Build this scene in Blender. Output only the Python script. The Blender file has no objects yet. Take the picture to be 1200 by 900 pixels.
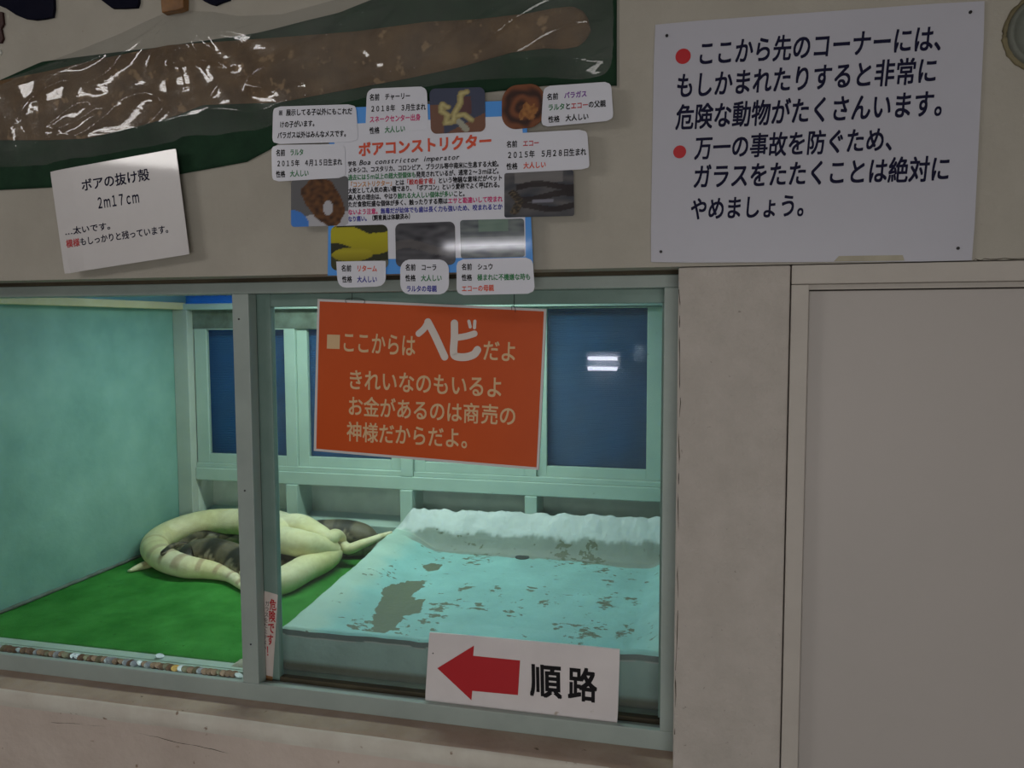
import bpy, bmesh, math, random
from mathutils import Vector, Matrix, noise
random.seed(7)
SC = bpy.context.scene
COL = SC.collection

# ------------------------------------------------------------------ camera
F_PX = 926.74; YAW = 13.824; PITCH = 4.1406; ROLL = -0.1954
CAM = Vector((0.0, -1.55, 1.45))
yw, pt, rl = (math.radians(a) for a in (YAW, PITCH, ROLL))
FWD = Vector((-math.sin(yw)*math.cos(pt), math.cos(yw)*math.cos(pt), -math.sin(pt)))
r0 = Vector((math.cos(yw), math.sin(yw), 0)); u0 = r0.cross(FWD)
RGT = r0*math.cos(rl) + u0*math.sin(rl); UPV = RGT.cross(FWD)
cam_d = bpy.data.cameras.new('camera'); cam_o = bpy.data.objects.new('camera', cam_d); COL.objects.link(cam_o)
M = Matrix((RGT, UPV, -FWD)).transposed().to_4x4(); M.translation = CAM
cam_o.matrix_world = M
cam_d.sensor_fit = 'HORIZONTAL'; cam_d.sensor_width = 36; cam_d.lens = F_PX/1200*36
cam_d.clip_start = 0.02; cam_d.clip_end = 50
SC.camera = cam_o

# ------------------------------------------------------------------ exposure, world, lights
SC.view_settings.view_transform = 'Standard'; SC.view_settings.look = 'None'
SC.view_settings.gamma = 1; SC.view_settings.use_curve_mapping = False
SC.view_settings.exposure = 0.0
W = bpy.data.worlds.new('world'); SC.world = W; W.use_nodes = True
W.node_tree.nodes['Background'].inputs[0].default_value = (0.5, 0.55, 0.6, 1)
W.node_tree.nodes['Background'].inputs[1].default_value = 0.02

def area(name, loc, aim, sx, sy, watts, color):
    l = bpy.data.lights.new(name, 'AREA'); l.shape = 'RECTANGLE'; l.size = sx; l.size_y = sy
    l.energy = watts; l.color = color
    o = bpy.data.objects.new(name, l); COL.objects.link(o); o.location = loc
    o.rotation_euler = (Vector(aim)-Vector(loc)).to_track_quat('-Z', 'Y').to_euler()
    return o
# corridor ceiling lamp, soft, up on the left behind the viewer
area('corridor_lamp', (-3.1, -2.6, 2.5), (-0.6, 0, 1.3), 1.2, 0.22, 15, (1.0, 0.955, 0.92))
area('corridor_fill_low', (0.35, -3.45, 0.95), (-0.5, 0, 0.9), 1.6, 1.0, 33, (1.0, 0.972, 0.93))  # added soft fill from low on the right, no fixture stands there
# tank lamp under the enclosure roof and daylight above the blue roofing
area('tank_lamp', (-1.05, 0.86, 1.645), (-1.05, 0.84, 0.6), 1.1, 0.14, 11.0, (0.88, 1.0, 0.86))
area('roof_daylight', (-1.1, 0.9, 2.0), (-1.1, 0.9, 1.0), 1.9, 0.9, 24, (0.95, 1.0, 0.95))
area('blue_window_backlight', (-1.65, 1.7, 1.5), (-1.65, 1.3, 1.2), 0.7, 0.4, 3.5, (0.9, 0.97, 1.0))  # added backlight, brightens the left blue sheet and strip from behind

# ------------------------------------------------------------------ pixel -> place
def ray(px, py):
    return RGT*((px-600)/F_PX) - UPV*((py-450)/F_PX) + FWD
def at(px, py, Y):
    d = ray(px, py); return CAM + d*((Y-CAM.y)/d.y)
def onz(px, py, Z):
    d = ray(px, py); return CAM + d*((Z-CAM.z)/d.z)

# ------------------------------------------------------------------ materials
def mat(name, c1, c2=None, scale=8, rough=0.6, bump=0.0, bscale=60, spec=0.4, metal=0.0, specks=None, speck_scale=70,
        speck_at=0.68, detail=6, lo=0.35, hi=0.65, coat=0.0, stretch=None, attr=None, attr_mix=0.0):
    m = bpy.data.materials.new(name); m.use_nodes = True
    nt = m.node_tree; N = nt.nodes; L = nt.links; b = N['Principled BSDF']
    b.inputs['Roughness'].default_value = rough; b.inputs['Metallic'].default_value = metal
    b.inputs['Specular IOR Level'].default_value = spec; b.inputs['Coat Weight'].default_value = coat
    b.inputs['Coat Roughness'].default_value = 0.06
    tc = N.new('ShaderNodeTexCoord'); co = tc.outputs['Object']
    if stretch:
        mp = N.new('ShaderNodeMapping'); mp.inputs['Scale'].default_value = stretch
        L.new(co, mp.inputs['Vector']); co = mp.outputs['Vector']
    def nz(s, d=detail, r=0.6):
        n = N.new('ShaderNodeTexNoise'); n.inputs['Scale'].default_value = s; n.inputs['Detail'].default_value = d
        n.inputs['Roughness'].default_value = r; L.new(co, n.inputs['Vector']); return n.outputs['Fac']
    def ramp(src, a, bb):
        r = N.new('ShaderNodeMapRange'); r.inputs['From Min'].default_value = a; r.inputs['From Max'].default_value = bb
        L.new(src, r.inputs['Value']); return r.outputs['Result']
    def mix(f, A, B, mode='MIX'):
        x = N.new('ShaderNodeMix'); x.data_type = 'RGBA'; x.blend_type = mode
        if isinstance(f, float): x.inputs['Factor'].default_value = f
        else: L.new(f, x.inputs['Factor'])
        for s, v in ((6, A), (7, B)):
            if isinstance(v, tuple): x.inputs[s].default_value = (*v[:3], 1)
            else: L.new(v, x.inputs[s])
        return x.outputs[2]
    col = None
    if attr:
        a = N.new('ShaderNodeAttribute'); a.attribute_name = attr; col = a.outputs['Color']
        if c2: col = mix(attr_mix, col, mix(ramp(nz(scale), lo, hi), c1, c2), 'MULTIPLY')
    elif c2: col = mix(ramp(nz(scale), lo, hi), c1, c2)
    if specks:
        s = ramp(nz(speck_scale, 3), speck_at, speck_at+0.06)
        col = mix(s, col if col is not None else c1, specks)
    if col is not None: L.new(col, b.inputs['Base Color'])
    else: b.inputs['Base Color'].default_value = (*c1, 1)
    if bump:
        bp = N.new('ShaderNodeBump'); bp.inputs['Strength'].default_value = bump; bp.inputs['Distance'].default_value = 0.004
        L.new(nz(bscale), bp.inputs['Height']); L.new(bp.outputs['Normal'], b.inputs['Normal'])
    return m

def glassy(name, tint, gloss=1.0, rough=0.02, haze=0.0, bump=0.0, bscale=20, stretch=None, hazecol=(0.6, 0.65, 0.65)):
    """thin pane or film: clear, with a Fresnel mirror layer and a little dirt"""
    m = bpy.data.materials.new(name); m.use_nodes = True
    nt = m.node_tree; N = nt.nodes; L = nt.links
    for n in list(N):
        if n.type == 'BSDF_PRINCIPLED': N.remove(n)
    out = [n for n in N if n.type == 'OUTPUT_MATERIAL'][0]
    tr = N.new('ShaderNodeBsdfTransparent'); tr.inputs[0].default_value = (*tint, 1)
    gl = N.new('ShaderNodeBsdfGlossy'); gl.inputs['Roughness'].default_value = rough
    gl.inputs['Color'].default_value = (gloss, gloss, gloss, 1)
    # Schlick reflectance of a thin pane, the same from both sides
    lw = N.new('ShaderNodeLayerWeight'); pw = N.new('ShaderNodeMath'); pw.operation = 'POWER'; pw.inputs[1].default_value = 5
    ml = N.new('ShaderNodeMath'); ml.operation = 'MULTIPLY_ADD'; ml.inputs[1].default_value = 0.95; ml.inputs[2].default_value = 0.04
    L.new(lw.outputs['Facing'], pw.inputs[0]); L.new(pw.outputs[0], ml.inputs[0])
    m1 = N.new('ShaderNodeMixShader'); L.new(ml.outputs[0], m1.inputs[0])
    base = tr.outputs[0]
    if haze:
        df = N.new('ShaderNodeBsdfDiffuse'); df.inputs[0].default_value = (*hazecol, 1)
        m2 = N.new('ShaderNodeMixShader'); tc = N.new('ShaderNodeTexCoord'); n = N.new('ShaderNodeTexNoise')
        n.inputs['Scale'].default_value = 5; n.inputs['Detail'].default_value = 8; L.new(tc.outputs['Object'], n.inputs['Vector'])
        r = N.new('ShaderNodeMapRange'); r.inputs['From Min'].default_value = 0.3; r.inputs['From Max'].default_value = 0.8
        r.inputs['To Max'].default_value = haze*1.6; r.inputs['To Min'].default_value = haze*0.4
        L.new(n.outputs['Fac'], r.inputs['Value']); L.new(r.outputs['Result'], m2.inputs[0])
        L.new(base, m2.inputs[1]); L.new(df.outputs[0], m2.inputs[2]); base = m2.outputs[0]
    L.new(base, m1.inputs[1]); L.new(gl.outputs[0], m1.inputs[2]); L.new(m1.outputs[0], out.inputs[0])
    if bump:
        tc = N.new('ShaderNodeTexCoord'); mp = N.new('ShaderNodeMapping'); mp.inputs['Scale'].default_value = stretch or (1, 1, 1)
        n = N.new('ShaderNodeTexNoise'); n.inputs['Scale'].default_value = bscale; n.inputs['Detail'].default_value = 3
        L.new(tc.outputs['Object'], mp.inputs[0]); L.new(mp.outputs[0], n.inputs['Vector'])
        bp = N.new('ShaderNodeBump'); bp.inputs['Strength'].default_value = bump; bp.inputs['Distance'].default_value = 0.01
        L.new(n.outputs['Fac'], bp.inputs['Height']); L.new(bp.outputs[0], gl.inputs['Normal'])
    return m

def emit(name, color, strength):
    m = bpy.data.materials.new(name); m.use_nodes = True; b = m.node_tree.nodes['Principled BSDF']
    b.inputs['Base Color'].default_value = (0.9, 0.9, 0.9, 1)
    b.inputs['Emission Color'].default_value = (*color, 1); b.inputs['Emission Strength'].default_value = strength
    return m

def srgb(r, g, b):
    f = lambda c: (c/255/12.92) if c <= 10 else ((c/255+0.055)/1.055)**2.4
    return (f(r), f(g), f(b))

m_wall = mat('plaster_cream', (0.42, 0.395, 0.345), (0.375, 0.352, 0.305), 5, 0.8, 0.5, 45, 0.2, specks=(0.30, 0.27, 0.22), speck_scale=90, speck_at=0.7)
m_pillar = mat('plaster_pinkish', (0.495, 0.455, 0.42), (0.44, 0.405, 0.37), 14, 0.8, 0.9, 70, 0.2, specks=(0.29, 0.26, 0.235), speck_scale=75, speck_at=0.68)
m_ledge = mat('ledge_plaster_dirty', (0.33, 0.245, 0.195), (0.43, 0.345, 0.285), 6, 0.85, 0.5, 30, 0.15, specks=(0.16, 0.12, 0.09), speck_scale=40)
m_lip = mat('ledge_lip_pale', (0.66, 0.645, 0.58), (0.56, 0.52, 0.46), 7, 0.75, 0.4, 30, 0.2, specks=(0.27, 0.2, 0.15), speck_scale=30, speck_at=0.66)
m_low = mat('low_wall_plaster', (0.66, 0.575, 0.515), (0.57, 0.48, 0.425), 4, 0.8, 0.7, 28, 0.2, specks=(0.33, 0.24, 0.17), speck_scale=38, speck_at=0.69)
m_trim = mat('trim_painted_wood', (0.485, 0.45, 0.41), (0.455, 0.42, 0.385), 12, 0.55, 0.15, 40, 0.3)
m_door = mat('door_paint', (0.455, 0.42, 0.40), (0.435, 0.405, 0.385), 2.2, 0.5, 0.08, 30, 0.3, specks=(0.25, 0.22, 0.2), speck_scale=45, speck_at=0.78)
m_dark = mat('dark_gap_wood', (0.10, 0.085, 0.055), (0.045, 0.037, 0.025), 12, 0.8, 0.4, 40, 0.2, stretch=(0.3, 1, 1))
m_frame = mat('grey_green_paint', (0.34, 0.40, 0.375), (0.30, 0.355, 0.335), 10, 0.45, 0.1, 50, 0.4, specks=(0.16, 0.19, 0.17), speck_scale=60, speck_at=0.76)
m_mint = mat('mint_paint', (0.42, 0.54, 0.48), (0.36, 0.48, 0.43), 7, 0.5, 0.15, 40, 0.35, specks=(0.22, 0.27, 0.22), speck_scale=35, speck_at=0.72)
m_cornerp = mat('corner_post_paint', (0.44, 0.50, 0.45), (0.37, 0.43, 0.39), 6, 0.6, 0.2, 40, 0.3)
m_sash_shaded = mat('sash_teal_shaded', (0.20, 0.29, 0.26), (0.16, 0.25, 0.22), 9, 0.5, 0.12, 40, 0.35, specks=(0.1, 0.13, 0.11), speck_scale=40, speck_at=0.72)  # header's shade on the rear sash is put into this darker colour
m_tealwall = mat('teal_wall_paint', (0.27, 0.48, 0.42), (0.155, 0.325, 0.28), 3.6, 0.5, 0.45, 26, 0.35, lo=0.3, hi=0.68, detail=9)
m_recess = mat('recess_panel', (0.54, 0.62, 0.56), (0.42, 0.49, 0.445), 9, 0.6, 0.3, 40, 0.3)
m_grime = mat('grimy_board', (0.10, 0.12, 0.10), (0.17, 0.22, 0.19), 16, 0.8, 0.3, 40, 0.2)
m_cream = mat('cream_batten', (0.66, 0.60, 0.35), (0.56, 0.50, 0.28), 8, 0.6, 0.2, 40, 0.3)
m_glass_l = glassy('left_pane_glass', (0.955, 0.985, 0.97), 0.7, 0.01)
m_glass_b = glassy('back_pane_glass', (0.95, 0.98, 0.97), 0.25, 0.05, haze=0.012)
m_glass_r = glassy('right_pane_glass', (0.90, 0.955, 0.94), 1.0, 0.015, haze=0.035)
m_concrete_in = mat('enclosure_floor', (0.2, 0.22, 0.18), (0.13, 0.13, 0.10), 12, 0.85, 0.4, 40)
m_sill = mat('pale_sill', (0.42, 0.54, 0.47), (0.36, 0.46, 0.4), 14, 0.5, 0.2, 60, 0.4)
m_turf = mat('green_turf', (0.026, 0.195, 0.026), (0.062, 0.315, 0.058), 6, 0.9, 0.9, 420, 0.1, specks=(0.02, 0.14, 0.015), speck_scale=55, speck_at=0.66)
m_ceil = mat('corridor_ceiling', (0.5, 0.48, 0.45), None, rough=0.9)
m_floor = mat('corridor_floor', (0.25, 0.23, 0.21), (0.2, 0.185, 0.17), 6, 0.6)
m_oppo = mat('opposite_wall', (0.3, 0.28, 0.26), (0.25, 0.24, 0.22), 3, 0.8)
m_white = mat('white_sign_plastic', (0.475, 0.475, 0.54), (0.455, 0.455, 0.515), 3, 0.35, 0.0, spec=0.4)
m_route = mat('route_board_paint', (0.72, 0.68, 0.69), (0.66, 0.62, 0.63), 8, 0.5, 0.05, 30, specks=(0.42, 0.36, 0.30), speck_scale=20, speck_at=0.7)
m_orange = mat('orange_board_paint', (0.58, 0.085, 0.012), (0.54, 0.075, 0.010), 4, 0.45, 0.03, 20, 0.3)
m_border = mat('board_white_edge', (0.62, 0.6, 0.6), None, rough=0.5)
m_ink = mat('navy_ink', (0.012, 0.012, 0.035), None, rough=0.7, spec=0.08)
m_black = mat('black_ink', (0.015, 0.014, 0.016), None, rough=0.7, spec=0.08)
m_red = mat('red_paint', (0.46, 0.018, 0.025), None, rough=0.45)
m_redtitle = mat('red_orange_print', (0.62, 0.075, 0.03), None, rough=0.5)
m_pink = mat('pink_print', (0.55, 0.02, 0.16), None, rough=0.5)
m_green = mat('green_print', (0.02, 0.18, 0.06), None, rough=0.5)
m_blue = mat('blue_print', (0.03, 0.03, 0.30), None, rough=0.5)
m_purple = mat('purple_print', (0.16, 0.03, 0.30), None, rough=0.5)
m_tan = mat('tan_print', (0.52, 0.26, 0.10), None, rough=0.5)
m_beige = mat('beige_letter_paint', (0.66, 0.46, 0.26), None, rough=0.5)
m_letterwhite = mat('white_letter_paint', (0.68, 0.62, 0.58), None, rough=0.5)
m_paper = mat('laminated_paper', (0.66, 0.67, 0.75), None, rough=0.4, coat=0.5)
m_sheet = mat('laminated_sheet', (0.60, 0.58, 0.585), (0.57, 0.55, 0.555), 5, rough=0.4, coat=0.6)
m_bluecard = mat('blue_card', (0.07, 0.30, 0.78), None, rough=0.45, coat=0.3)
m_photo = mat('photo_print', (1, 1, 1), None, rough=0.5, spec=0.2, coat=0.8, attr='Col')
m_sticker = mat('sticker_paper', (0.68, 0.60, 0.57), (0.60, 0.52, 0.48), 20, rough=0.5)
m_cloth = mat('dark_green_cloth', (0.013, 0.045, 0.022), (0.009, 0.03, 0.016), 14, 0.8, 0.3, 80, 0.2)
m_skin = mat('shed_skin', (0.185, 0.112, 0.055), (0.105, 0.062, 0.033), 14, 0.7, 0.7, 120, 0.2, specks=(0.30, 0.19, 0.10), speck_scale=24, speck_at=0.6)
m_plastic = glassy('clear_plastic', (0.93, 0.935, 0.93), 0.65, 0.06, haze=0.11, bump=0.12, bscale=9, stretch=(1, 1, 3), hazecol=(0.5, 0.52, 0.5))
m_tape = mat('brown_tape', (0.26, 0.12, 0.035), (0.15, 0.07, 0.025), 25, 0.4, 0.3, 50)
m_navy = mat('navy_board', (0.006, 0.007, 0.016), (0.01, 0.01, 0.02), 10, 0.9, spec=0.05)
m_scrap = mat('reddish_scrap', (0.05, 0.012, 0.01), (0.03, 0.01, 0.008), 20, 0.6)
m_metalcap = mat('grey_green_metal', (0.17, 0.18, 0.155), (0.12, 0.13, 0.11), 10, 0.6, 0.1, 40, 0.25)
m_caulk = mat('yellowed_caulk', (0.22, 0.19, 0.11), (0.13, 0.11, 0.06), 14, 0.8, 0.6, 60)
m_screw = mat('dark_screw', (0.03, 0.028, 0.03), None, rough=0.4, metal=0.6)
m_tube = emit('lit_tube', (0.95, 0.93, 1.0), 30)
m_tube_dim = emit('dim_lit_tube', (0.82, 0.8, 1.0), 13)
m_housing = mat('lamp_housing', (0.6, 0.6, 0.6), None, rough=0.4)
m_copper = mat('copper_coin', (0.24, 0.15, 0.10), (0.15, 0.10, 0.07), 200, 0.45, 0.3, 500, metal=0.6)
m_silver = mat('silver_coin', (0.46, 0.49, 0.52), (0.33, 0.36, 0.38), 200, 0.35, 0.3, 500, metal=0.7)
m_brass = mat('brass_coin', (0.58, 0.36, 0.10), (0.42, 0.26, 0.08), 200, 0.35, 0.3, 500, metal=0.7)
m_olive = mat('tarnished_coin', (0.22, 0.20, 0.13), (0.13, 0.12, 0.075), 200, 0.5, 0.3, 500, metal=0.5)
m_mortar = mat('mortar', (0.42, 0.42, 0.34), (0.33, 0.33, 0.27), 30, 0.9, 0.6, 60)
m_white_scrap = mat('white_scrap', (0.8, 0.82, 0.78), None, rough=0.5)
m_drain = mat('drain_hole_dark', (0.03, 0.045, 0.045), None, rough=0.6)

def corrugated(name, c1, c2, axis_scale, translucent=0.0):
    m = mat(name, c1, c2, 6, 0.4, 0.0, spec=0.4)
    nt = m.node_tree; b = nt.nodes['Principled BSDF']
    w = nt.nodes.new('ShaderNodeTexWave'); w.inputs['Scale'].default_value = axis_scale; w.bands_direction = 'Z'
    w.inputs['Distortion'].default_value = 0.6; w.inputs['Detail'].default_value = 2
    tc = nt.nodes.new('ShaderNodeTexCoord'); nt.links.new(tc.outputs['Object'], w.inputs['Vector'])
    bp = nt.nodes.new('ShaderNodeBump'); bp.inputs['Strength'].default_value = 0.6; bp.inputs['Distance'].default_value = 0.003
    nt.links.new(w.outputs['Fac'], bp.inputs['Height']); nt.links.new(bp.outputs[0], b.inputs['Normal'])
    if translucent:
        t = nt.nodes.new('ShaderNodeBsdfTranslucent'); t.inputs[0].default_value = (*c1, 1)
        mx = nt.nodes.new('ShaderNodeMixShader'); mx.inputs[0].default_value = translucent
        out = [n for n in nt.nodes if n.type == 'OUTPUT_MATERIAL'][0]
        nt.links.new(b.outputs[0], mx.inputs[1]); nt.links.new(t.outputs[0], mx.inputs[2]); nt.links.new(mx.outputs[0], out.inputs[0])
    return m
m_bluesheet = corrugated('blue_mesh_sheet', (0.022, 0.14, 0.40), (0.018, 0.10, 0.28), 45, 0.35)
m_bluestrip = corrugated('blue_strip', (0.10, 0.40, 0.80), (0.07, 0.30, 0.66), 30, 0.6)
m_blueroof = corrugated('blue_roof_sheet', (0.05, 0.27, 0.62), (0.07, 0.33, 0.68), 30, 0.5)

# ------------------------------------------------------------------ building helpers
class MB:
    def __init__(s): s.v = []; s.f = []; s.m = []; s.sm = []; s.col = None; s.fl = {}
    def add(s, vs, fs, mi=0, smooth=False):
        o = len(s.v); s.v += [Vector(v) for v in vs]
        for f in fs: s.f.append([i+o for i in f]); s.m.append(mi); s.sm.append(smooth)
        return o
    def box(s, x0, x1, y0, y1, z0, z1, mi=0):
        s.add([(x0,y0,z0),(x1,y0,z0),(x1,y1,z0),(x0,y1,z0),(x0,y0,z1),(x1,y0,z1),(x1,y1,z1),(x0,y1,z1)],
              [(3,2,1,0),(4,5,6,7),(0,1,5,4),(1,2,6,5),(2,3,7,6),(3,0,4,7)], mi)
        return s
    def prism(s, pts, off, mi=0):
        """pts: outline (counter-clockwise seen from -off side); off: extrusion vector"""
        n = len(pts); off = Vector(off); P = [Vector(p) for p in pts]
        s.add(P+[p+off for p in P], [tuple(range(n)), tuple(range(2*n-1, n-1, -1))] +
              [((i+1) % n, i, i+n, (i+1) % n+n) for i in range(n)], mi); return s
    def tube(s, path, rad, n=12, mi=0, cap=True, flat=1.0, smooth=True):
        P = [Vector(p) for p in path]; k = len(P); vs = []; up = Vector((0, 0, 1))
        for i, p in enumerate(P):
            t = (P[min(i+1, k-1)]-P[max(i-1, 0)]).normalized()
            a = t.cross(up)
            if a.length < 1e-4: a = t.cross(Vector((0, 1, 0)))
            a.normalize(); b = a.cross(t)
            r = rad[i] if isinstance(rad, (list, tuple)) else rad
            for j in range(n):
                q = 2*math.pi*j/n; vs.append(p + a*r*math.cos(q) + b*r*flat*math.sin(q))
        fs = [(i*n+j, i*n+(j+1) % n, (i+1)*n+(j+1) % n, (i+1)*n+j) for i in range(k-1) for j in range(n)]
        if cap: fs += [tuple(range(n-1, -1, -1)), tuple((k-1)*n+j for j in range(n))]
        s.add(vs, fs, mi, smooth); return s
    def grid(s, nu, nv, fn, mi=0, smooth=True):
        vs = [fn(i/(nu-1), j/(nv-1)) for j in range(nv) for i in range(nu)]
        s.add(vs, [(j*nu+i, j*nu+i+1, (j+1)*nu+i+1, (j+1)*nu+i) for j in range(nv-1) for i in range(nu-1)], mi, smooth); return s
    def build(s, name, mats, parent=None, bevel=0, fix=True):
        if not isinstance(mats, (list, tuple)): mats = [mats]
        base = Vector((0, 0, 0))
        if parent is not None:
            q = parent
            while q is not None: base += q.location; q = q.parent
        else:
            xs = [v.x for v in s.v]; ys = [v.y for v in s.v]; zs = [v.z for v in s.v]
            base = Vector(((min(xs)+max(xs))/2, (min(ys)+max(ys))/2, min(zs)))
        me = bpy.data.meshes.new(name); me.from_pydata([tuple(v-base) for v in s.v], [], s.f)
        for mm in mats: me.materials.append(mm)
        me.polygons.foreach_set('material_index', s.m); me.polygons.foreach_set('use_smooth', s.sm)
        if s.col:
            ca = me.color_attributes.new('Col', 'FLOAT_COLOR', 'POINT')
            ca.data.foreach_set('color', [c for q in s.col for c in (*q, 1.0)])
        for k, vals in s.fl.items():
            a = me.attributes.new(k, 'FLOAT', 'POINT'); a.data.foreach_set('value', vals)
        if fix:
            bm = bmesh.new(); bm.from_mesh(me); bmesh.ops.recalc_face_normals(bm, faces=bm.faces); bm.to_mesh(me); bm.free()
        me.update()
        o = bpy.data.objects.new(name, me); COL.objects.link(o)
        if parent is not None: o.parent = parent
        else: o.location = base
        if bevel:
            b = o.modifiers.new('bevel', 'BEVEL'); b.width = bevel; b.segments = 2; b.limit_method = 'ANGLE'
        return o
def tag(o, label=None, cat=None, group=None, kind=None):
    if label: o['label'] = label
    if cat: o['category'] = cat
    if group: o['group'] = group
    if kind: o['kind'] = kind
    return o
def thing(name, loc, label, cat, group=None):
    o = bpy.data.objects.new(name, None); COL.objects.link(o); o.location = loc; o.empty_display_size = 0.05
    return tag(o, label, cat, group)
def structure(name, loc, label, cat):
    o = bpy.data.objects.new(name, None); COL.objects.link(o); o.location = loc; o.empty_display_size = 0.05
    return tag(o, label, cat, kind='structure')
def spline(pts, n):
    """Catmull-Rom through tuples, n samples per span"""
    P = [pts[0]] + list(pts) + [pts[-1]]; out = []
    for i in range(1, len(P)-2):
        for k in range(n):
            t = k/n; a, b, c, d = P[i-1], P[i], P[i+1], P[i+2]
            out.append(tuple(0.5*((2*b[j]) + (-a[j]+c[j])*t + (2*a[j]-5*b[j]+4*c[j]-d[j])*t*t + (-a[j]+3*b[j]-3*c[j]+d[j])*t**3) for j in range(len(b))))
    out.append(tuple(pts[-1])); return out
def inside(x, y, poly):
    c = False; n = len(poly)
    for i in range(n):
        x1, y1 = poly[i]; x2, y2 = poly[i-1]
        if (y1 > y) != (y2 > y) and x < (x2-x1)*(y-y1)/(y2-y1)+x1: c = not c
    return c

# lettering: text outlines in the built-in face, collected into one mesh per part
class Letters:
    def __init__(s): s.mb = MB(); s.mats = []
    def mi(s, m):
        if m not in s.mats: s.mats.append(m)
        return s.mats.index(m)
    def glyphs(s, text, bold=0.0, shear=0.0, res=2):
        if text == '\u203b':                       # cross with four dots
            vs, fs = [], []
            def quad(cx, cy, hx, hy, ang):
                o = len(vs); ca, sa = math.cos(ang), math.sin(ang)
                vs.extend((cx+ca*x_-sa*y_, cy+sa*x_+ca*y_, 0) for x_, y_ in ((-hx, -hy), (hx, -hy), (hx, hy), (-hx, hy)))
                fs.append((o, o+1, o+2, o+3))
            for ang in (math.pi/4, -math.pi/4): quad(0.5, 0.36, 0.45, 0.025, ang)
            for dx_, dy_ in ((0.28, 0), (-0.28, 0), (0, 0.28), (0, -0.28)): quad(0.5+dx_, 0.36+dy_, 0.06, 0.06, 0)
            return vs, fs
        c = bpy.data.curves.new('t', 'FONT'); c.body = text; c.size = 1; c.resolution_u = res; c.shear = shear
        o = bpy.data.objects.new('t', c); COL.objects.link(o)
        me = bpy.data.meshes.new_from_object(o.evaluated_get(bpy.context.evaluated_depsgraph_get()))
        vs = [tuple(v.co) for v in me.vertices]; fs = [tuple(p.vertices) for p in me.polygons]
        bpy.data.objects.remove(o); bpy.data.curves.remove(c); bpy.data.meshes.remove(me)
        return vs, fs
    def line(s, segs, p0, p1, h, Y, mat=None, bold=0.0, shear=0.0, res=2, up=None, surf=None):
        """segs: text or [(text, material)...] set between pixel points p0 and p1 (baseline) on the plane y=Y, em height h px"""
        if isinstance(segs, str): segs = [(segs, mat)]
        A = at(*p0, Y); B = at(*p1, Y); dx = B-A; W = dx.length; ex = dx.normalized()
        ez = Vector((-ex.z, 0, ex.x)) if up is None else up
        hp = (at(p0[0], p0[1]-h, Y)-A).length
        units = lambda t: sum(1.0 if ord(ch) > 0x2000 else 0.56 for ch in t)
        tot = sum(units(t) for t, _ in segs); em = W/tot; x = 0.0
        for t, mt in segs:
            k = 0.0
            # one glyph at a time so that every character sits on its own body
            for ch in t:
                u = units(ch)
                if ch not in ' \u3000':
                    vs, fs = s.glyphs(ch, bold, shear, res)
                    if u < 1:
                        xs = [v[0] for v in vs]; sh = (u-(max(xs)+min(xs)))/2
                        vs = [(v[0]+sh, v[1], 0) for v in vs]
                    # a heavier pen: the same outline set again a hair to each side
                    for q, (ox, oz) in enumerate(((0, 0), (bold, bold), (-bold, -bold), (bold, -bold), (-bold, bold)) if bold else ((0, 0),)):
                        s.mb.add([A + ex*(em*(x+k+v[0]+ox)) + ez*(hp*(v[1]+0.08+oz)) + Vector((0, -0.0004-0.00001*q, 0)) for v in vs], fs, s.mi(mt or mat))
                k += u
            x += k
        return s
    def build(s, name, parent): 
        o = s.mb.build(name, s.mats, parent, fix=False)
        return o

def quad_card(quad, Y, rad, thick, nu=10, nv=10, paint=None, wave=None):
    """rounded card through four pixel corners TL TR BR BL on plane y=Y (rad: corner radius as a share of the short side, per corner or single)"""
    TL, TR, BR, BL = (at(*q, Y) for q in quad)
    w = (TR-TL).length; h = (TL-BL).length; mb = MB(); cols = []
    rr = rad if isinstance(rad, (list, tuple)) else (rad,)*4     # TL TR BR BL
    rr = [r*min(w, h) for r in rr]
    def fn(a, b):
        u, v = 2*a-1, 2*b-1
        r = max(abs(u), abs(v))
        if r < 1e-6: x = z = 0.0
        else:
            bx, bz = u/r*w/2, v/r*h/2          # on the rectangle
            R = rr[(0 if bx < 0 else 1) if bz > 0 else (3 if bx < 0 else 2)]
            ax, az = abs(bx), abs(bz); cx, cz = w/2-R, h/2-R
            if R > 0 and ax > cx and az > cz:
                ang = math.atan2(az-cz, ax-cx); ax, az = cx+R*math.cos(ang), cz+R*math.sin(ang)
            x, z = math.copysign(ax, bx)*r, math.copysign(az, bz)*r
        s, t = x/w+0.5, z/h+0.5
        p = BL*(1-s)*(1-t) + BR*s*(1-t) + TL*(1-s)*t + TR*s*t
        if wave: p = p + Vector((0, wave(s, t), 0))
        if paint: cols.append(paint(2*s-1, 2*t-1))
        return p
    mb.grid(nu, nv, fn, 0, smooth=False)
    n = nu*nv; front = list(range(n))
    ring = [i for i in range(nu)] + [j*nu+nu-1 for j in range(1, nv)] + [(nv-1)*nu+i for i in range(nu-2, -1, -1)] + [j*nu for j in range(nv-2, 0, -1)]
    o = len(mb.v); mb.v += [mb.v[i]+Vector((0, thick, 0)) for i in ring]
    k = len(ring)
    for i in range(k): mb.f.append([ring[i], ring[(i+1) % k], o+(i+1) % k, o+i]); mb.m.append(0); mb.sm.append(False)
    mb.f.append([o+i for i in range(k)]); mb.m.append(0); mb.sm.append(False)
    if paint: mb.col = cols + [cols[i] for i in ring]
    return mb

# ================================================================== THE SETTING
XR = -0.054                         # right edge of the display opening
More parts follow.
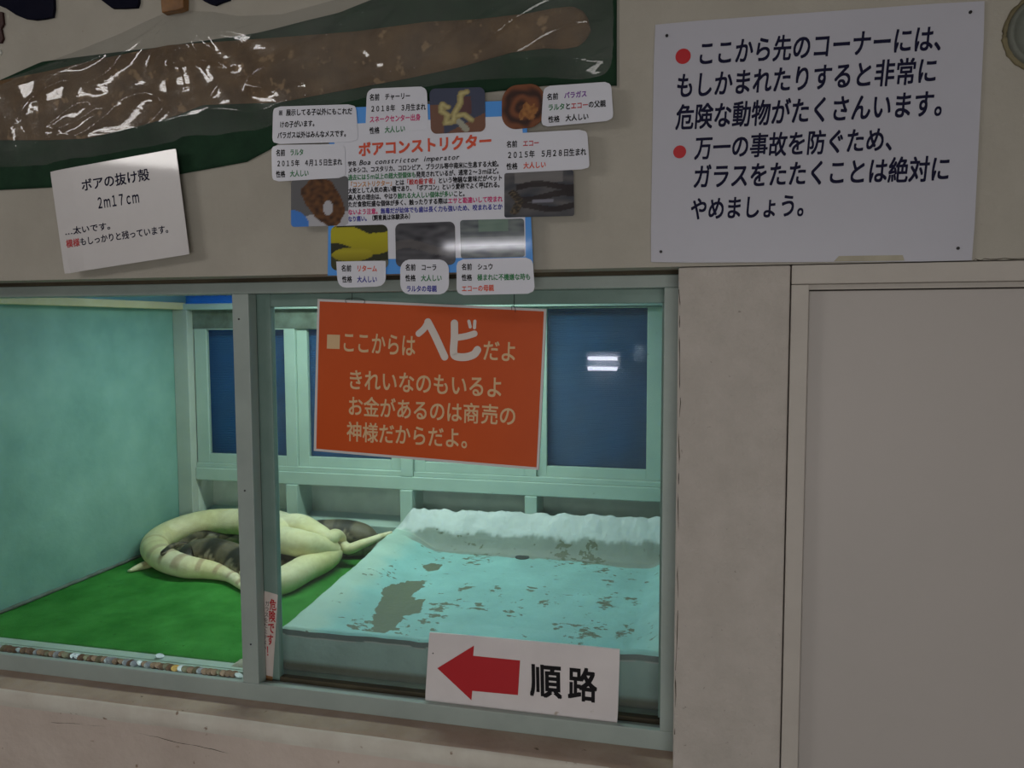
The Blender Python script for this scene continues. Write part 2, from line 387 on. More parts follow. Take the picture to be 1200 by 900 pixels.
# public front wall, pierced by the opening
w = structure('wall_front', (-1, 0, 0), 'cream plastered wall around the display window', 'wall')
MB().box(-4, 3, 0, 0.16, 1.563, 2.7).build('upper_plaster', m_wall, w)
MB().box(XR, 0.1485, 0, 0.22, 0, 1.5615).build('pillar_panel', m_pillar, w, bevel=0.003)
mb = MB(); n = 60
prof = [(0.16, 0.5575), (0.085, 0.5565), (0.02, 0.5545), (0.006, 0.5525), (0.0, 0.545), (-0.001, 0.518), (0.003, 0.511), (0.004, 0.0)]
mid = [1, 1, 1, 2, 2, 2, 0]
X0, X1 = -4.0, XR-0.0005
vs = []
for i in range(n+1):
    x = X0+(X1-X0)*i/n
    for k, (y, z) in enumerate(prof):
        d = noise.noise(Vector((x*5, k*3.1, 0)))*(0.0022 if 1 < k < 7 else 0)
        vs.append((x, y+d*0.5, z+d))
q = len(prof); o = mb.add(vs, [])
for i in range(n):
    for k in range(q-1):
        mb.f.append([i*q+k, (i+1)*q+k, (i+1)*q+k+1, i*q+k+1]); mb.m.append(mid[k]); mb.sm.append(True)
mb.build('lower_plaster_with_ledge', [m_low, m_ledge, m_lip], w)
MB().box(-4, -2.06, 0.002, 0.16, 0.55, 1.563).box(0.95, 3, 0, 0.16, 0, 1.5615).build('side_plaster', m_wall, w)
# crack lines in the low wall, thin ragged grooves
def crack(parent, pts, Y, r=0.0007, name='crack_line'):
    P = spline([tuple(at(*p, Y)) for p in pts], 5)
    P = [(p[0]+random.uniform(-1, 1)*0.0012, p[1], p[2]+random.uniform(-1, 1)*0.0016) for p in P]
    MB().tube(P, [r*random.uniform(0.4, 1.5) for _ in P], 5).build(name, m_dark, parent)
crack(w, [(60,846),(110,850),(160,858),(200,868),(240,876),(286,888)], 0.0035, 0.0006)
crack(w, [(286,886),(300,879),(320,877),(340,880),(390,884)], 0.0035, 0.0008)
crack(w, [(796,340),(797,450),(795,560),(794,700),(792,800),(791,860)], 0.0004, 0.0008)
crack(w, [(1140,304.5),(1160,304),(1200,302.5)], 0.0, 0.0007)
# dark slat and gap above the window frame
tag(MB().box(-2.06, XR+0.004, 0.085, 0.11, 1.5545, 1.5628).build('trim_1', m_dark), 'dark weathered slat above the window frame', 'trim', kind='structure')
# door: head and side boards, leaf
t = structure('trim_2', (0.5, 0, 0), 'painted boards framing the grey door', 'door frame')
MB().box(0.1505, 1.0, -0.003, 0.05, 1.5265, 1.5612).build('head_board', m_trim, t, bevel=0.0015)
MB().box(0.1505, 0.1812, -0.003, 0.05, 0.0, 1.5255).build('side_board', m_trim, t, bevel=0.0015)
MB().box(0.94, 0.975, -0.003, 0.05, 0.0, 1.5255).build('side_board', m_trim, t, bevel=0.0015)
MB().box(0.1815, 0.94, 0.016, 0.05, 1.5165, 1.5262).build('stop_strip', m_trim, t, bevel=0.001)
d = structure('door_1', (0.55, 0.02, 0), 'plain grey painted door', 'door')
MB().box(0.184, 0.938, 0.022, 0.055, 0.01, 1.5145).build('door_leaf', m_door, d, bevel=0.002)
MB().box(0.17, 0.95, 0.06, 0.07, 0, 1.53).build('dark_backing', m_dark, d)
mb = MB(); mb.tube([(0.895, 0.022, 0.86), (0.895, -0.02, 0.86)], 0.01, 12); mb.tube([(0.895, -0.02, 0.86), (0.83, -0.02, 0.86)], 0.008, 12)
mb.build('door_handle', m_metalcap, d)

# corridor shell
tag(MB().box(-4, 3, -3.6, 1.6, -0.05, 0).build('floor', m_floor), 'worn corridor floor', 'floor', kind='structure')
tag(MB().box(-4, 3, -3.6, 0, 2.7, 2.75).build('ceiling', m_ceil), 'plain corridor ceiling', 'ceiling', kind='structure')
tag(MB().box(-4, 3, -3.65, -3.6, 0, 2.7).build('wall_opposite', m_oppo), 'wall across the corridor', 'wall', kind='structure')
tag(MB().box(-4.05, -4, -3.6, 0, 0, 2.7).build('wall_west', m_oppo), 'end wall of the corridor', 'wall', kind='structure')
tag(MB().box(3, 3.05, -3.6, 0, 0, 2.7).build('wall_east', m_oppo), 'end wall of the corridor beyond the door', 'wall', kind='structure')

# ---- display window: fixed frame, two sliding sashes
wf = structure('window_1', (-1.0, 0.12, 0.556), 'grey-green sliding display window of the snake tank', 'window')
MB().box(-2.06, XR-0.0005, 0.09, 0.158, 1.5285, 1.5545).build('head_rail', m_frame, wf, bevel=0.002)
mb = MB(); mb.box(-2.06, XR-0.0005, 0.088, 0.103, 0.556, 0.5985); mb.box(-2.06, XR-0.0005, 0.103, 0.16, 0.556, 0.590)
mb.build('bottom_rail', m_frame, wf, bevel=0.002)
MB().box(-0.0850, XR-0.0005, 0.09, 0.158, 0.592, 1.5285).build('jamb', m_frame, wf, bevel=0.002)
MB().box(-2.06, -2.03, 0.09, 0.158, 0.592, 1.5285).build('jamb', m_frame, wf, bevel=0.002)
ls = MB().box(-1.0745, -1.0315, 0.0905, 0.124, 0.592, 1.5285).build('front_sash_stile', m_frame, wf, bevel=0.002)
mb = MB()
for px, py in ((280,374),(287,575),(294,755)):
    p = at(px, py, 0.0905); mb.tube([p, p+Vector((0, -0.0012, 0))], 0.0022, 10, smooth=False)
mb.build('screw', m_screw, ls)
MB().box(-2.03, -1.0745, 0.1375, 0.1415, 0.589, 1.5285).build('glass_pane', m_glass_l, wf)
rs = MB(); rs.box(-1.055, -0.9985, 0.1295, 0.150, 0.592, 1.5285)
rs.build('rear_sash_stile', m_sash_shaded, wf, bevel=0.002)
MB().box(-0.9985, -0.085, 0.130, 0.150, 1.4985, 1.5285).build('rear_sash_rail', m_sash_shaded, wf, bevel=0.002)
MB().box(-0.9985, -0.085, 0.130, 0.150, 0.589, 0.601).build('rear_sash_rail', m_dark, wf, bevel=0.002)
MB().box(-0.091, -0.085, 0.130, 0.150, 0.606, 1.4985).build('rear_sash_stile', m_sash_shaded, wf, bevel=0.001)
MB().box(-0.9985, -0.091, 0.139, 0.1425, 0.606, 1.4985).build('glass_pane', m_glass_r, wf)
# pale sill behind the groove
tag(MB().box(-2.045, -1.04, 0.1505, 0.182, 0.556, 0.5985).box(-2.045,-1.04,0.142,0.1505,0.58,0.597).build('trim_3', m_sill, bevel=0.002), 'pale mint sill strip in front of the green turf', 'sill', kind='structure')

# ---- enclosure shell
tag(MB().box(-2.085, -2.045, 0.16, 1.35, 0.5, 1.75).build('wall_left', m_tealwall), 'teal painted side wall of the snake tank', 'wall', kind='structure')
tag(MB().box(0.0, 0.04, 0.22, 1.35, 0.5, 1.75).build('wall_right', m_tealwall), 'teal right side wall of the snake tank', 'wall', kind='structure')
tag(MB().box(-2.045, 0.0, 0.16, 1.32, 0.54, 0.590).build('floor', m_concrete_in), 'dirty concrete floor of the snake tank', 'floor', kind='structure')
# grime and skirting along the left wall
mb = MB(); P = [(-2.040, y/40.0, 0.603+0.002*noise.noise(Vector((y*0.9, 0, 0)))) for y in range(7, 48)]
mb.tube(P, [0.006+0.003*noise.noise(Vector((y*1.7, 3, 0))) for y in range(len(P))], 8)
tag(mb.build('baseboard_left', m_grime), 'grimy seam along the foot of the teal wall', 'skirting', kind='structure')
tag(MB().box(-2.045, -1.995, 0.16, 1.18, 1.522, 1.5485).build('trim_4', m_cream, bevel=0.002), 'cream wooden batten on top of the teal wall', 'trim', kind='structure')

# rear wall: posts, rail, recesses, windows
wr = structure('wall_rear', (-1, 1.2, 0.59), 'mint framed rear wall of the snake tank', 'wall')
MB().box(-2.045, -1.980, 1.165, 1.24, 0.59, 1.521).build('corner_post', m_cornerp, wr, bevel=0.003)
MB().box(-1.980, 0.0, 1.19, 1.24, 0.843, 0.893).build('cross_rail', m_mint, wr, bevel=0.003)
MB().box(-2.015, 0.0, 1.165, 1.235, 1.520, 1.5445).build('top_beam', m_mint, wr, bevel=0.003)
MB().box(-1.985, -1.105, 1.20, 1.235, 1.446, 1.520).build('grimy_head_board', m_grime, wr)
MB().box(-1.105, -1.056, 1.19, 1.235, 0.893, 1.520).build('post', m_mint, wr, bevel=0.003)
for x0, x1 in ((-1.576, -1.528), (-1.105, -1.056), (-0.627, -0.582), (-0.06, 0.0)):
    MB().box(x0, x1, 1.18, 1.30, 0.60, 0.843).build('short_post', m_mint, wr, bevel=0.003)
MB().box(-2.045, 0.0, 1.30, 1.33, 0.59, 0.893).build('recess_panel', m_recess, wr)
MB().box(-2.045, -1.9785, 1.20, 1.30, 0.59, 0.84).build('recess_cheek', m_recess, wr)
mb = MB(); mb.prism([(-1.98, 1.20, 0.59), (-1.98, 1.20, 0.695), (-1.98, 1.30, 0.717), (-1.98, 1.30, 0.59)], (1.98, 0, 0))
mb.build('low_ledge', m_mint, wr)
MB().box(-2.045, 0.0, 1.34, 1.36, 0.893, 1.60).build('rear_closing_board', m_dark, wr) if False else None
def tank_window(name, x0, x1, panes, label, zt=1.446):
    r = structure(name, ((x0+x1)/2, 1.2, 0.893), label, 'window')
    fm = MB(); zb = 0.950
    fm.box(x0, x1, 1.196, 1.232, 0.893, 0.912)
    fm.build('sill_rail', m_mint, r, bevel=0.002)
    for i, (a, b, l, h) in enumerate(panes):          # a,b glass edges; l,h sash outer edges
        s = MB(); y0 = 1.200+0.012*(i % 2)
        s.box(l, a, y0, y0+0.02, 0.912, zt); s.box(b, h, y0, y0+0.02, 0.912, zt)
        s.box(a, b, y0, y0+0.02, 0.912, zb); s.box(a, b, y0, y0+0.02, zt-0.004, zt)
        so = s.build('sash', m_mint, r, bevel=0.0015)
        MB().box(a, b, y0+0.008, y0+0.011, zb, zt-0.004).build('pane', m_glass_b, so)
    MB().box(x0, x1, 1.245, 1.249, 0.90, 1.53).build('blue_sheet', m_bluesheet, r)
    return r
tank_window('window_2', -1.980, -1.105, [(-1.921, -1.581, -1.975, -1.5345), (-1.490, -1.150, -1.5335, -1.106)], 'left pair of rear sashes backed with blue sheet')
tank_window('window_3', -1.056, -0.005, [(-1.01, -0.63, -1.054, -0.588), (-0.552, -0.199, -0.5875, -0.14)], 'right pair of rear sashes backed with blue sheet', 1.518)
# blue corrugated roof sheet sloping up to the front
mb = MB()
def roof(a, b):
    x = -2.045+2.045*a; y = 1.33-1.17*b
    return (x, y, 1.565+0.235*b+0.006*math.sin(x*2*math.pi/0.035))
mb.grid(480, 8, roof)
rf = tag(mb.build('ceiling_sheet', m_blueroof, fix=False), 'bright blue corrugated roof sheet over the tank', 'roof', kind='structure')
so = rf.modifiers.new('thick', 'SOLIDIFY'); so.thickness = 0.002
MB().box(-2.045, 0.0, 1.252, 1.27, 1.53, 1.60).build('blue_back_strip', m_bluestrip, wr)

# ================================================================== TURF
mb = MB()
def pool_left(y): return -1.028 - 0.075*min(1, max(0, (y-0.19)/0.85))
def turf(a, b):
    y = 0.1835+1.012*b; xr = pool_left(y)-0.004
    x = -2.030+(xr+2.030)*a
    z = 0.6015+0.0016*noise.noise(Vector((x*9, y*9, 0)))+0.0012*noise.noise(Vector((x*40, y*40, 5)))
    z -= 0.003*max(0, 1-b*25)
    return (x, y, z)
mb.grid(110, 110, turf)
tf = tag(mb.build('turf_mat', m_turf, fix=False), 'bright green artificial turf mat covering the tank floor beside the pool', 'turf mat')
s_ = tf.modifiers.new('thick', 'SOLIDIFY'); s_.thickness = 0.008; s_.offset = -1
# broken mortar at the turf's corner
mb = MB(); c = onz(278, 781, 0.603)
mb.grid(12, 9, lambda a, b: (c.x-0.022+0.05*a, 0.160+0.045*b, 0.5985+0.009*math.sin(math.pi*a)**0.5*math.sin(math.pi*b)**0.5+0.003*noise.noise(Vector((a*7, b*7, 1)))))
tag(mb.build('mortar_lump', m_mortar, fix=False), 'pale lump of broken mortar beside the foot of the middle stile', 'mortar')

# ================================================================== POOL
m_pool = bpy.data.materials.new('pool_paint'); m_pool.use_nodes = True
nt = m_pool.node_tree; N = nt.nodes; L = nt.links; b = N['Principled BSDF']; b.inputs['Roughness'].default_value = 0.6
tc = N.new('ShaderNodeTexCoord'); a1 = N.new('ShaderNodeAttribute'); a1.attribute_name = 'Col'; a2 = N.new('ShaderNodeAttribute'); a2.attribute_name = 'wear'
mp = N.new('ShaderNodeMapping'); mp.inputs['Scale'].default_value = (1, 1.3, 1); mp.inputs['Rotation'].default_value = (0, 0, 0.5); L.new(tc.outputs['Object'], mp.inputs[0])
n1 = N.new('ShaderNodeTexNoise'); n1.inputs['Scale'].default_value = 30; n1.inputs['Detail'].default_value = 7; n1.inputs['Roughness'].default_value = 0.62; L.new(mp.outputs[0], n1.inputs['Vector'])
ad = N.new('ShaderNodeMath'); ad.operation = 'ADD'; L.new(n1.outputs['Fac'], ad.inputs[0]); L.new(a2.outputs['Fac'], ad.inputs[1])
mr = N.new('ShaderNodeMapRange'); mr.inputs['From Min'].default_value = 0.68; mr.inputs['From Max'].default_value = 0.71; L.new(ad.outputs[0], mr.inputs['Value'])
n2 = N.new('ShaderNodeTexNoise'); n2.inputs['Scale'].default_value = 9; n2.inputs['Detail'].default_value = 6; L.new(tc.outputs['Object'], n2.inputs['Vector'])
r2 = N.new('ShaderNodeMapRange'); r2.inputs['From Min'].default_value = 0.3; r2.inputs['From Max'].default_value = 0.7; r2.inputs['To Min'].default_value = 0.85; r2.inputs['To Max'].default_value = 1.08; L.new(n2.outputs['Fac'], r2.inputs['Value'])
mu = N.new('ShaderNodeMix'); mu.data_type = 'RGBA'; mu.blend_type = 'MULTIPLY'; mu.inputs[0].default_value = 1; L.new(a1.outputs['Color'], mu.inputs[6]); L.new(r2.outputs['Result'], mu.inputs[7])
mx = N.new('ShaderNodeMix'); mx.data_type = 'RGBA'; L.new(mr.outputs['Result'], mx.inputs[0]); L.new(mu.outputs[2], mx.inputs[6]); mx.inputs[7].default_value = (0.12, 0.145, 0.095, 1)
L.new(mx.outputs[2], b.inputs['Base Color'])
bp = N.new('ShaderNodeBump'); bp.inputs['Strength'].default_value = 0.5; bp.inputs['Distance'].default_value = 0.006
n3 = N.new('ShaderNodeTexNoise'); n3.inputs['Scale'].default_value = 45; n3.inputs['Detail'].default_value = 6; L.new(tc.outputs['Object'], n3.inputs['Vector'])
L.new(n3.outputs['Fac'], bp.inputs['Height']); L.new(bp.outputs[0], b.inputs['Normal'])

YF, YB, FLOOR = 0.192, 1.178, 0.655
def sst(a, b, x):
    t = min(1, max(0, (x-a)/(b-a))); return t*t*(3-2*t)
def pool_h(x, y):
    dl = x-pool_left(y); df = y-YF; db = YB-y; dr = -0.03-x
    rim = 0.700+0.022*sst(-0.9, 0, x)+0.012*sst(0.7, 1.1, y)
    h = FLOOR
    h = max(h, FLOOR+(rim-FLOOR)*(1-sst(0.015, 0.20, dl)))
    h = max(h, FLOOR+(rim-FLOOR)*(1-sst(0.012, 0.085, df)))
    h = max(h, FLOOR+(0.722-FLOOR)*(1-sst(0.015, 0.15, dr)))
    back = 0.778+0.012*sst(-1.1, -0.1, x)
    hb = FLOOR+(0.70-FLOOR)*(1-sst(0.05, 0.105, db))+(back-0.70)*(1-sst(0.0, 0.085, db))
    hb = hb*1.0 if dl > 0.06 else h+(hb-h)*sst(-0.01, 0.06, dl)
    h = max(h, hb)
    k = (1-sst(0.02, 0.10, db))
    h += k*(0.010*noise.noise(Vector((x*22, y*22, 0)))+0.004*noise.noise(Vector((x*60, y*60, 3))))
    h += 0.0015*noise.noise(Vector((x*12, y*12, 9)))
    h += (0.0035*noise.noise(Vector((x*7, 1, 4)))+0.0015*noise.noise(Vector((x*25, 1, 4))))*(1-sst(0.0, 0.06, df))
    h += (0.004*noise.noise(Vector((2, y*9, 4)))+0.002*noise.noise(Vector((2, y*28, 4))))*(1-sst(0.0, 0.08, dl))
    edge = min(dl, df)                                # rounded outer edge
    if edge < 0.010: h -= 0.006*(1-max(0, edge)/0.010)**2
    return h
big = [tuple(onz(*p, FLOOR).xy) for p in ((438,722),(447,704),(450,694),(462,688),(478,682),(498,681),(496,688),(482,697),(486,704),(497,702),(492,718),(474,722),(462,736),(446,744),(436,738))]
sm_ = [tuple(onz(*p, FLOOR).xy) for p in ((494,664),(506,660),(518,662),(514,668),(502,670))]
spots = [(372,722,0.05),(392,712,0.03),(400,690,0.04),(655,735,0.03),(580,690,0.03),(545,690,0.03),(625,690,0.03),(740,705,0.03),(730,740,0.04),(505,725,0.04),(710,668,0.035),(706,664,0.03),(690,740,0.055),(712,682,0.03),(716,700,0.03),(708,708,0.03),(640,706,0.03),(600,717,0.035),(520,655,0.03),(535,708,0.03),(560,710,0.035),(515,712,0.04),(470,742,0.03),(690,658,0.06),(455,735,0.05),(425,735,0.04),(660,655,0.06),(560,655,0.06)]
spots = [(*onz(a, b_, FLOOR).xy, r) for a, b_, r in spots]
mb = MB(); NX, NY = 250, 230; cols = []; wear = []
def poolpt(a, b):
    y = YF+(YB-YF)*b; xl = pool_left(y); x = xl+(-0.003-xl)*a
    z = pool_h(x, y)
    dl = x-xl; db = YB-y
    nz = noise.noise(Vector((x*14, y*14, 2)))
    n5 = noise.noise(Vector((x*45, y*45, 7)))+0.5*noise.noise(Vector((x*110, y*110, 8)))
    turq = Vector((0.27, 0.545, 0.53)); pale = Vector((0.42, 0.60, 0.52)); grey = Vector((0.245, 0.30, 0.265)); white = Vector((0.60, 0.67, 0.67))
    c = turq.lerp(pale, 1-sst(0.05, 0.13, dl+0.03*nz))
    dr = -0.03-x
    c = c.lerp(pale*1.02, (1-sst(0.03, 0.12, dr+0.02*nz))*0.5)
    g = 1-sst(0.118, 0.124, db+0.014*nz+0.008*n5+0.02*sst(0.2, 0.0, dl)-0.03*sst(-0.45, -0.25, x))
    c = c.lerp(grey, g*sst(0.02, 0.09, dl+0.03*nz)*sst(0.03, 0.07, dr+0.02*nz))
    wh = 1-sst(0.056, 0.063, db+0.008*nz+0.0055*n5)
    c = c.lerp(white, wh*sst(-0.02, 0.03, dl))
    w_ = 0.05*sst(0.0, 0.4, noise.noise(Vector((x*5, y*5, 11))))+0.03
    if inside(x+0.008*noise.noise(Vector((x*60, y*60, 1))), y+0.012*noise.noise(Vector((x*60, y*60, 4))), big): w_ = 0.5
    elif inside(x, y, sm_): w_ = 0.4
    else:
        for sx, sy, r in spots:
            d2 = ((x-sx)/r)**2+((y-sy)/(r*1.6))**2
            if d2 < 4: w_ = max(w_, 0.21*math.exp(-d2))
    if wh > 0.5 or dl < 0.05: w_ = -0.3
    wear.append(w_); cols.append(tuple(c)); return (x, y, z)
mb.grid(NX, NY, poolpt)
# front face, ending in a foot brown with dirt, and left face
def face(path, segs, col_fn):
    base = len(mb.v); k = len(path)
    for p in path:
        for j in range(segs+1):
            z = p[2]+(0.592-p[2])*j/segs
            mb.v.append(Vector((p[0], p[1]+(0.004*math.sin(math.pi*min(1, j/2)) if False else 0), z))); cols.append(col_fn(p[2]-z, z)); wear.append(-0.3)
    for i in range(k-1):
        for j in range(segs):
            mb.f.append([base+i*(segs+1)+j, base+(i+1)*(segs+1)+j, base+(i+1)*(segs+1)+j+1, base+i*(segs+1)+j+1]); mb.m.append(0); mb.sm.append(False)
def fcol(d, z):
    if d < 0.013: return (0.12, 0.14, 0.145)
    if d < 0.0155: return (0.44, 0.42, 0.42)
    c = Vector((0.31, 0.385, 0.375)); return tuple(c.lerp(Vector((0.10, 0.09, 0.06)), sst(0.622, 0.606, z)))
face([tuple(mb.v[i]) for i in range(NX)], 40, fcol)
face([tuple(mb.v[j*NX]) for j in range(NY)], 4, lambda d, z: (0.25, 0.42, 0.38))
mb.col = cols; mb.fl['wear'] = wear
pool = tag(mb.build('concrete_pool', m_pool, fix=False), 'shallow turquoise painted concrete pool with worn patches and a drain hole', 'pool')
p = onz(612, 653, FLOOR+0.001); p.z = pool_h(p.x, p.y)+0.001
mb = MB(); mb.tube([p, p+Vector((0, 0, 0.0012))], 0.025, 24, smooth=False)
mb.build('drain_hole', m_drain, pool)

# ================================================================== SNAKES
m_alb = mat('albino_scales', (1, 1, 1), (0.86, 0.84, 0.80), 40, 0.42, 0.4, 200, 0.4, attr='Col', attr_mix=1.0)
m_boa = mat('dark_boa_scales', (1, 1, 1), (0.7, 0.7, 0.68), 60, 0.45, 0.35, 260, 0.4, attr='Col', attr_mix=1.0)
def snake(name, pts, label, cat, colour, m, tailhead=(True, True), n=14, seg=28):
    """pts: (px, py, height of the axis above the turf, radius)"""
    ctl = []
    for px, py, hgt, *r in pts:
        if len(r) == 2: ctl.append((px, py, 0.603+hgt, r[0])); continue      # already a place on the floor
        r = r[0]
        q = onz(px, py, 0.603+hgt); ctl.append((q.x, q.y, q.z, r))
    S = spline(ctl, n); mb = MB(); cols = []; L_ = 0.0; prev = None
    path = [Vector(s[:3]) for s in S]; rad = [max(0.002, s[3]) for s in S]
    # rounded ends
    mb.tube(path, rad, seg, flat=0.92)
    for i, s in enumerate(S):
        if prev is not None: L_ += (path[i]-prev).length
        prev = path[i]
        for j in range(seg):
            cols.append(colour(L_, 2*math.pi*j/seg, path[i], rad[i]))
    mb.col = cols
    o = tag(mb.build(name, m, fix=True), label, cat)
    return o
def alb_col(bands_to=0.0, phase=0.0, yel=0.0):
    base = Vector((0.78, 0.73, 0.38)); white = Vector((0.82, 0.78, 0.57)); pinkb = Vector((0.40, 0.25, 0.16))
    def f(L_, a, p, r):
        nz = noise.noise(p*7); n2 = noise.noise(p*38)
        c = base.lerp(white, min(1, max(0, 0.5+1.1*nz)))
        top = math.sin(a)
        if L_ < bands_to:
            per = 0.075*(0.55+0.6*min(1, L_/bands_to))
            s = math.sin((L_+phase)*2*math.pi/0.072)
            k = sst(0.45, 0.75, s+0.7*n2)*sst(-0.1, 0.4, top+0.4*n2)*sst(bands_to, bands_to*0.75, L_)
            c = c.lerp(pinkb, 0.6*k)
        else:
            c = c.lerp(Vector((0.52, 0.42, 0.17)), 0.55*sst(0.32, 0.5, noise.noise(p*16+Vector((3, 1, 0)))))
        return tuple(c)
    return f
def boa_col(L_, a, p, r):
    dark = Vector((0.03, 0.026, 0.018)); midc = Vector((0.15, 0.125, 0.082)); light = Vector((0.32, 0.28, 0.20))
    top = math.sin(a); n2 = noise.noise(p*30)
    fr = (L_/0.125+0.15*n2) % 1.0; tri = 1-2*abs(fr-0.5)
    c = dark.lerp(midc, sst(0.25, 0.75, (1-tri)+0.35*noise.noise(p*18)))
    edge = -0.35+1.0*tri-top+0.25*n2                             # pale wedges rising from the flank
    c = c.lerp(dark, sst(-0.22, -0.05, edge)*0.8); c = c.lerp(light, sst(0.0, 0.1, edge))
    c = c.lerp(dark, 0.7*sst(0.22, 0.45, noise.noise(p*60)))
    return tuple(c)
# pale boa whose banded tail sweeps round the front of the ring
snake('albino_boa', [(290,694,0.010,0.006),(282,684,0.016,0.017),(268,674,0.022,0.024),(246,668,0.030,0.033),(218,664,0.038,0.041),(193,655,0.043,0.046),(181,642,0.047,0.049),(190,630,0.052,0.051),(215,619,0.068,0.053),(246,613,0.080,0.057),(280,612,0.088,0.058),(312,611,0.106,0.052),(334,616,0.112,0.050),(356,626,0.105,0.048),(380,637,0.07,0.046),(388,645,0.05,0.042)],
      'cream albino boa forming the outer ring, banded tail sweeping along the front', 'snake', alb_col(0.62, 0.02), m_alb)
# second pale boa, folded on the right with its thin end over the pool edge
snake('albino_boa', [(150,669,0.005,0.003),(154,668,0.008,0.007),(162,665,0.011,0.012),(174,661,0.013,0.016),(200,653,0.016,0.017),(240,650,0.022,0.024),(280,655,0.03,0.034),(298,676,0.033,0.040),(310,684,0.035,0.044),(332,680,0.042,0.047),(356,667,0.045,0.048),(378,656,0.047,0.048),(386,648,0.056,0.046),(376,642,0.085,0.046),(352,637,0.115,0.050),(326,630,0.115,0.050),(330,619,0.125,0.048),(350,616,0.135,0.046),(370,625,0.125,0.040),(385,631,0.112,0.031),(393,627,0.112,0.024),(398,630,0.095,0.023),(400,638,0.066,0.023),(409,643,0.066,0.021),(423,638,0.082,0.018),(437,632.5,0.096,0.014),(448,628,0.104,0.011),(459,624,0.110,0.006)],
      'pale yellow boa folded right of the middle stile, thin end reaching the pool edge', 'snake', alb_col(0.16, 0.03), m_alb)
snake('dark_boa', [(202,668,0.015,0.016),(212,661,0.035,0.035),(228,650,0.055,0.050),(248,648,0.062,0.056),(272,654,0.055,0.055),(296,664,0.045,0.050),(322,662,0.04,0.045),(345,653,0.040,0.043),(-1.42,1.09,0.036,0.036,0),(-1.55,1.14,0.034,0.034,0),(-1.75,1.14,0.032,0.032,0),(-1.88,1.07,0.045,0.024,0),(194,648,0.074,0.011),(197,643,0.084,0.0100),(202,640,0.088,0.0098),(209,637.5,0.090,0.0085),(216,636.5,0.090,0.0055),(222,637,0.088,0.003)],
      'dark patterned boa lying inside the pale ring, thin tail end across it', 'snake', boa_col, m_boa)
snake('dark_boa', [(-1.50,1.02,0.02,0.02,0),(-1.40,1.06,0.035,0.035,0),(-1.28,1.09,0.042,0.042,0),(-1.20,1.13,0.045,0.045,0),(-1.30,1.14,0.05,0.045,0),(-1.40,1.12,0.065,0.05,0),(352,631,0.075,0.05),(366,626,0.085,0.052),(384,624,0.088,0.052),(404,624,0.088,0.052),(422,627,0.082,0.049),(432,631,0.07,0.040),(438,636,0.05,0.022)],
      'dark mottled boa coiled at the back beside the pool', 'snake', boa_col, m_boa)

# ================================================================== COINS in the groove
def coin(m):
    mb = MB(); r, t = 0.0108, 0.0016
    ring = []
    prof = [(0, t*0.32), (r*0.80, t*0.32), (r*0.86, t*0.5), (r*0.97, t*0.5), (r, t*0.35), (r, -t*0.35), (r*0.97, -t*0.5), (r*0.86, -t*0.5), (r*0.80, -t*0.32), (0, -t*0.32)]
    n = 20; vs = []
    for (a, z) in prof:
        for j in range(n): vs.append((a*math.cos(2*math.pi*j/n), a*math.sin(2*math.pi*j/n), z))
    fs = [(k*n+j, k*n+(j+1) % n, (k+1)*n+(j+1) % n, (k+1)*n+j) for k in range(len(prof)-1) for j in range(n)]
    mb.add(vs, fs); me_o = mb.build('coin', m, fix=False)
    me_o.location = (0, 0, 0); return me_o
kinds = {'copper': (m_copper, 'dull brown coin leaning in the row of coins in the window groove'),
         'silver': (m_silver, 'bright silvery coin among darker coins in the window groove'),
         'olive': (m_olive, 'tarnished olive coin leaning in the row of coins in the window groove'),
         'brass': (m_brass, 'shiny orange-gold coin in the window groove left of the middle stile')}
proto = {}
for k, (m, lab) in kinds.items():
    o = coin(m); proto[k] = o; tag(o, lab, 'coin', 'coins in the window groove' if k != 'brass' else None)
    zc = min(v.co.z for v in o.data.vertices)
used = set()
def put_coin(k, x, y, z, tilt, yawc, roll=0.0):
    o = proto[k]
    if k in used: o = o.copy(); COL.objects.link(o)
    used.add(k)
    o.location = (x, y, z); o.rotation_euler = (roll, tilt, yawc); return o
x = -2.00; i = 0
while x < -1.095:
    px = 0
    r = random.random(); k = 'copper' if r < 0.46 else ('olive' if r < 0.70 else 'silver')
    if abs(x-onz(207, 782, 0.6).x) < 0.009 and 'brass' not in used: k = 'brass'
    put_coin(k, x, 0.1195+random.uniform(-0.002, 0.002), 0.5985+random.uniform(-0.0005, 0.001), math.radians(random.uniform(18, 32)), random.uniform(-0.7, 0.7), math.radians(random.uniform(8, 24)))
    x += random.uniform(0.0105, 0.016); i += 1
sc = put_coin('silver', onz(188, 767, 0.606).x, 0.165, 0.6025, math.radians(18), 0.3, math.radians(8))
sc['label'] = 'silvery coin lying alone on the pale sill before the turf'

# ================================================================== SIGNS
# --- big white warning board
YS = -0.006
wb = thing('warning_sign', tuple(at(950, 306, 0)), 'large white warning board with navy handwriting and two red dots, above the door', 'sign')
q = [(767, 28), (1155, 0), (1140, 306), (762, 308)]
quad_card(q, YS, 0.012, 0.0055, 8, 8).build('board', m_white, wb)
T = Letters()
def wl(s, p0, p1, h, mt=m_ink, b=0.020, sh=0.08): T.line(s, p0, p1, h, YS, mt, b, sh, 4)
wl('ここから先のコーナーには、', (816, 77), (1118, 58.5), 31)
wl('もしかまれたりすると非常に', (791, 115), (1098, 97), 31)
wl('危険な動物がたくさんいます。', (791, 152), (1119, 135), 31)
wl('万一の事故を防ぐため、', (813, 187), (1060, 176), 29)
wl('ガラスをたたくことは絶対に', (811, 221), (1113, 212), 30)
wl('やめましょう。', (808, 258), (955, 253), 28)
T.build('lettering', wb)
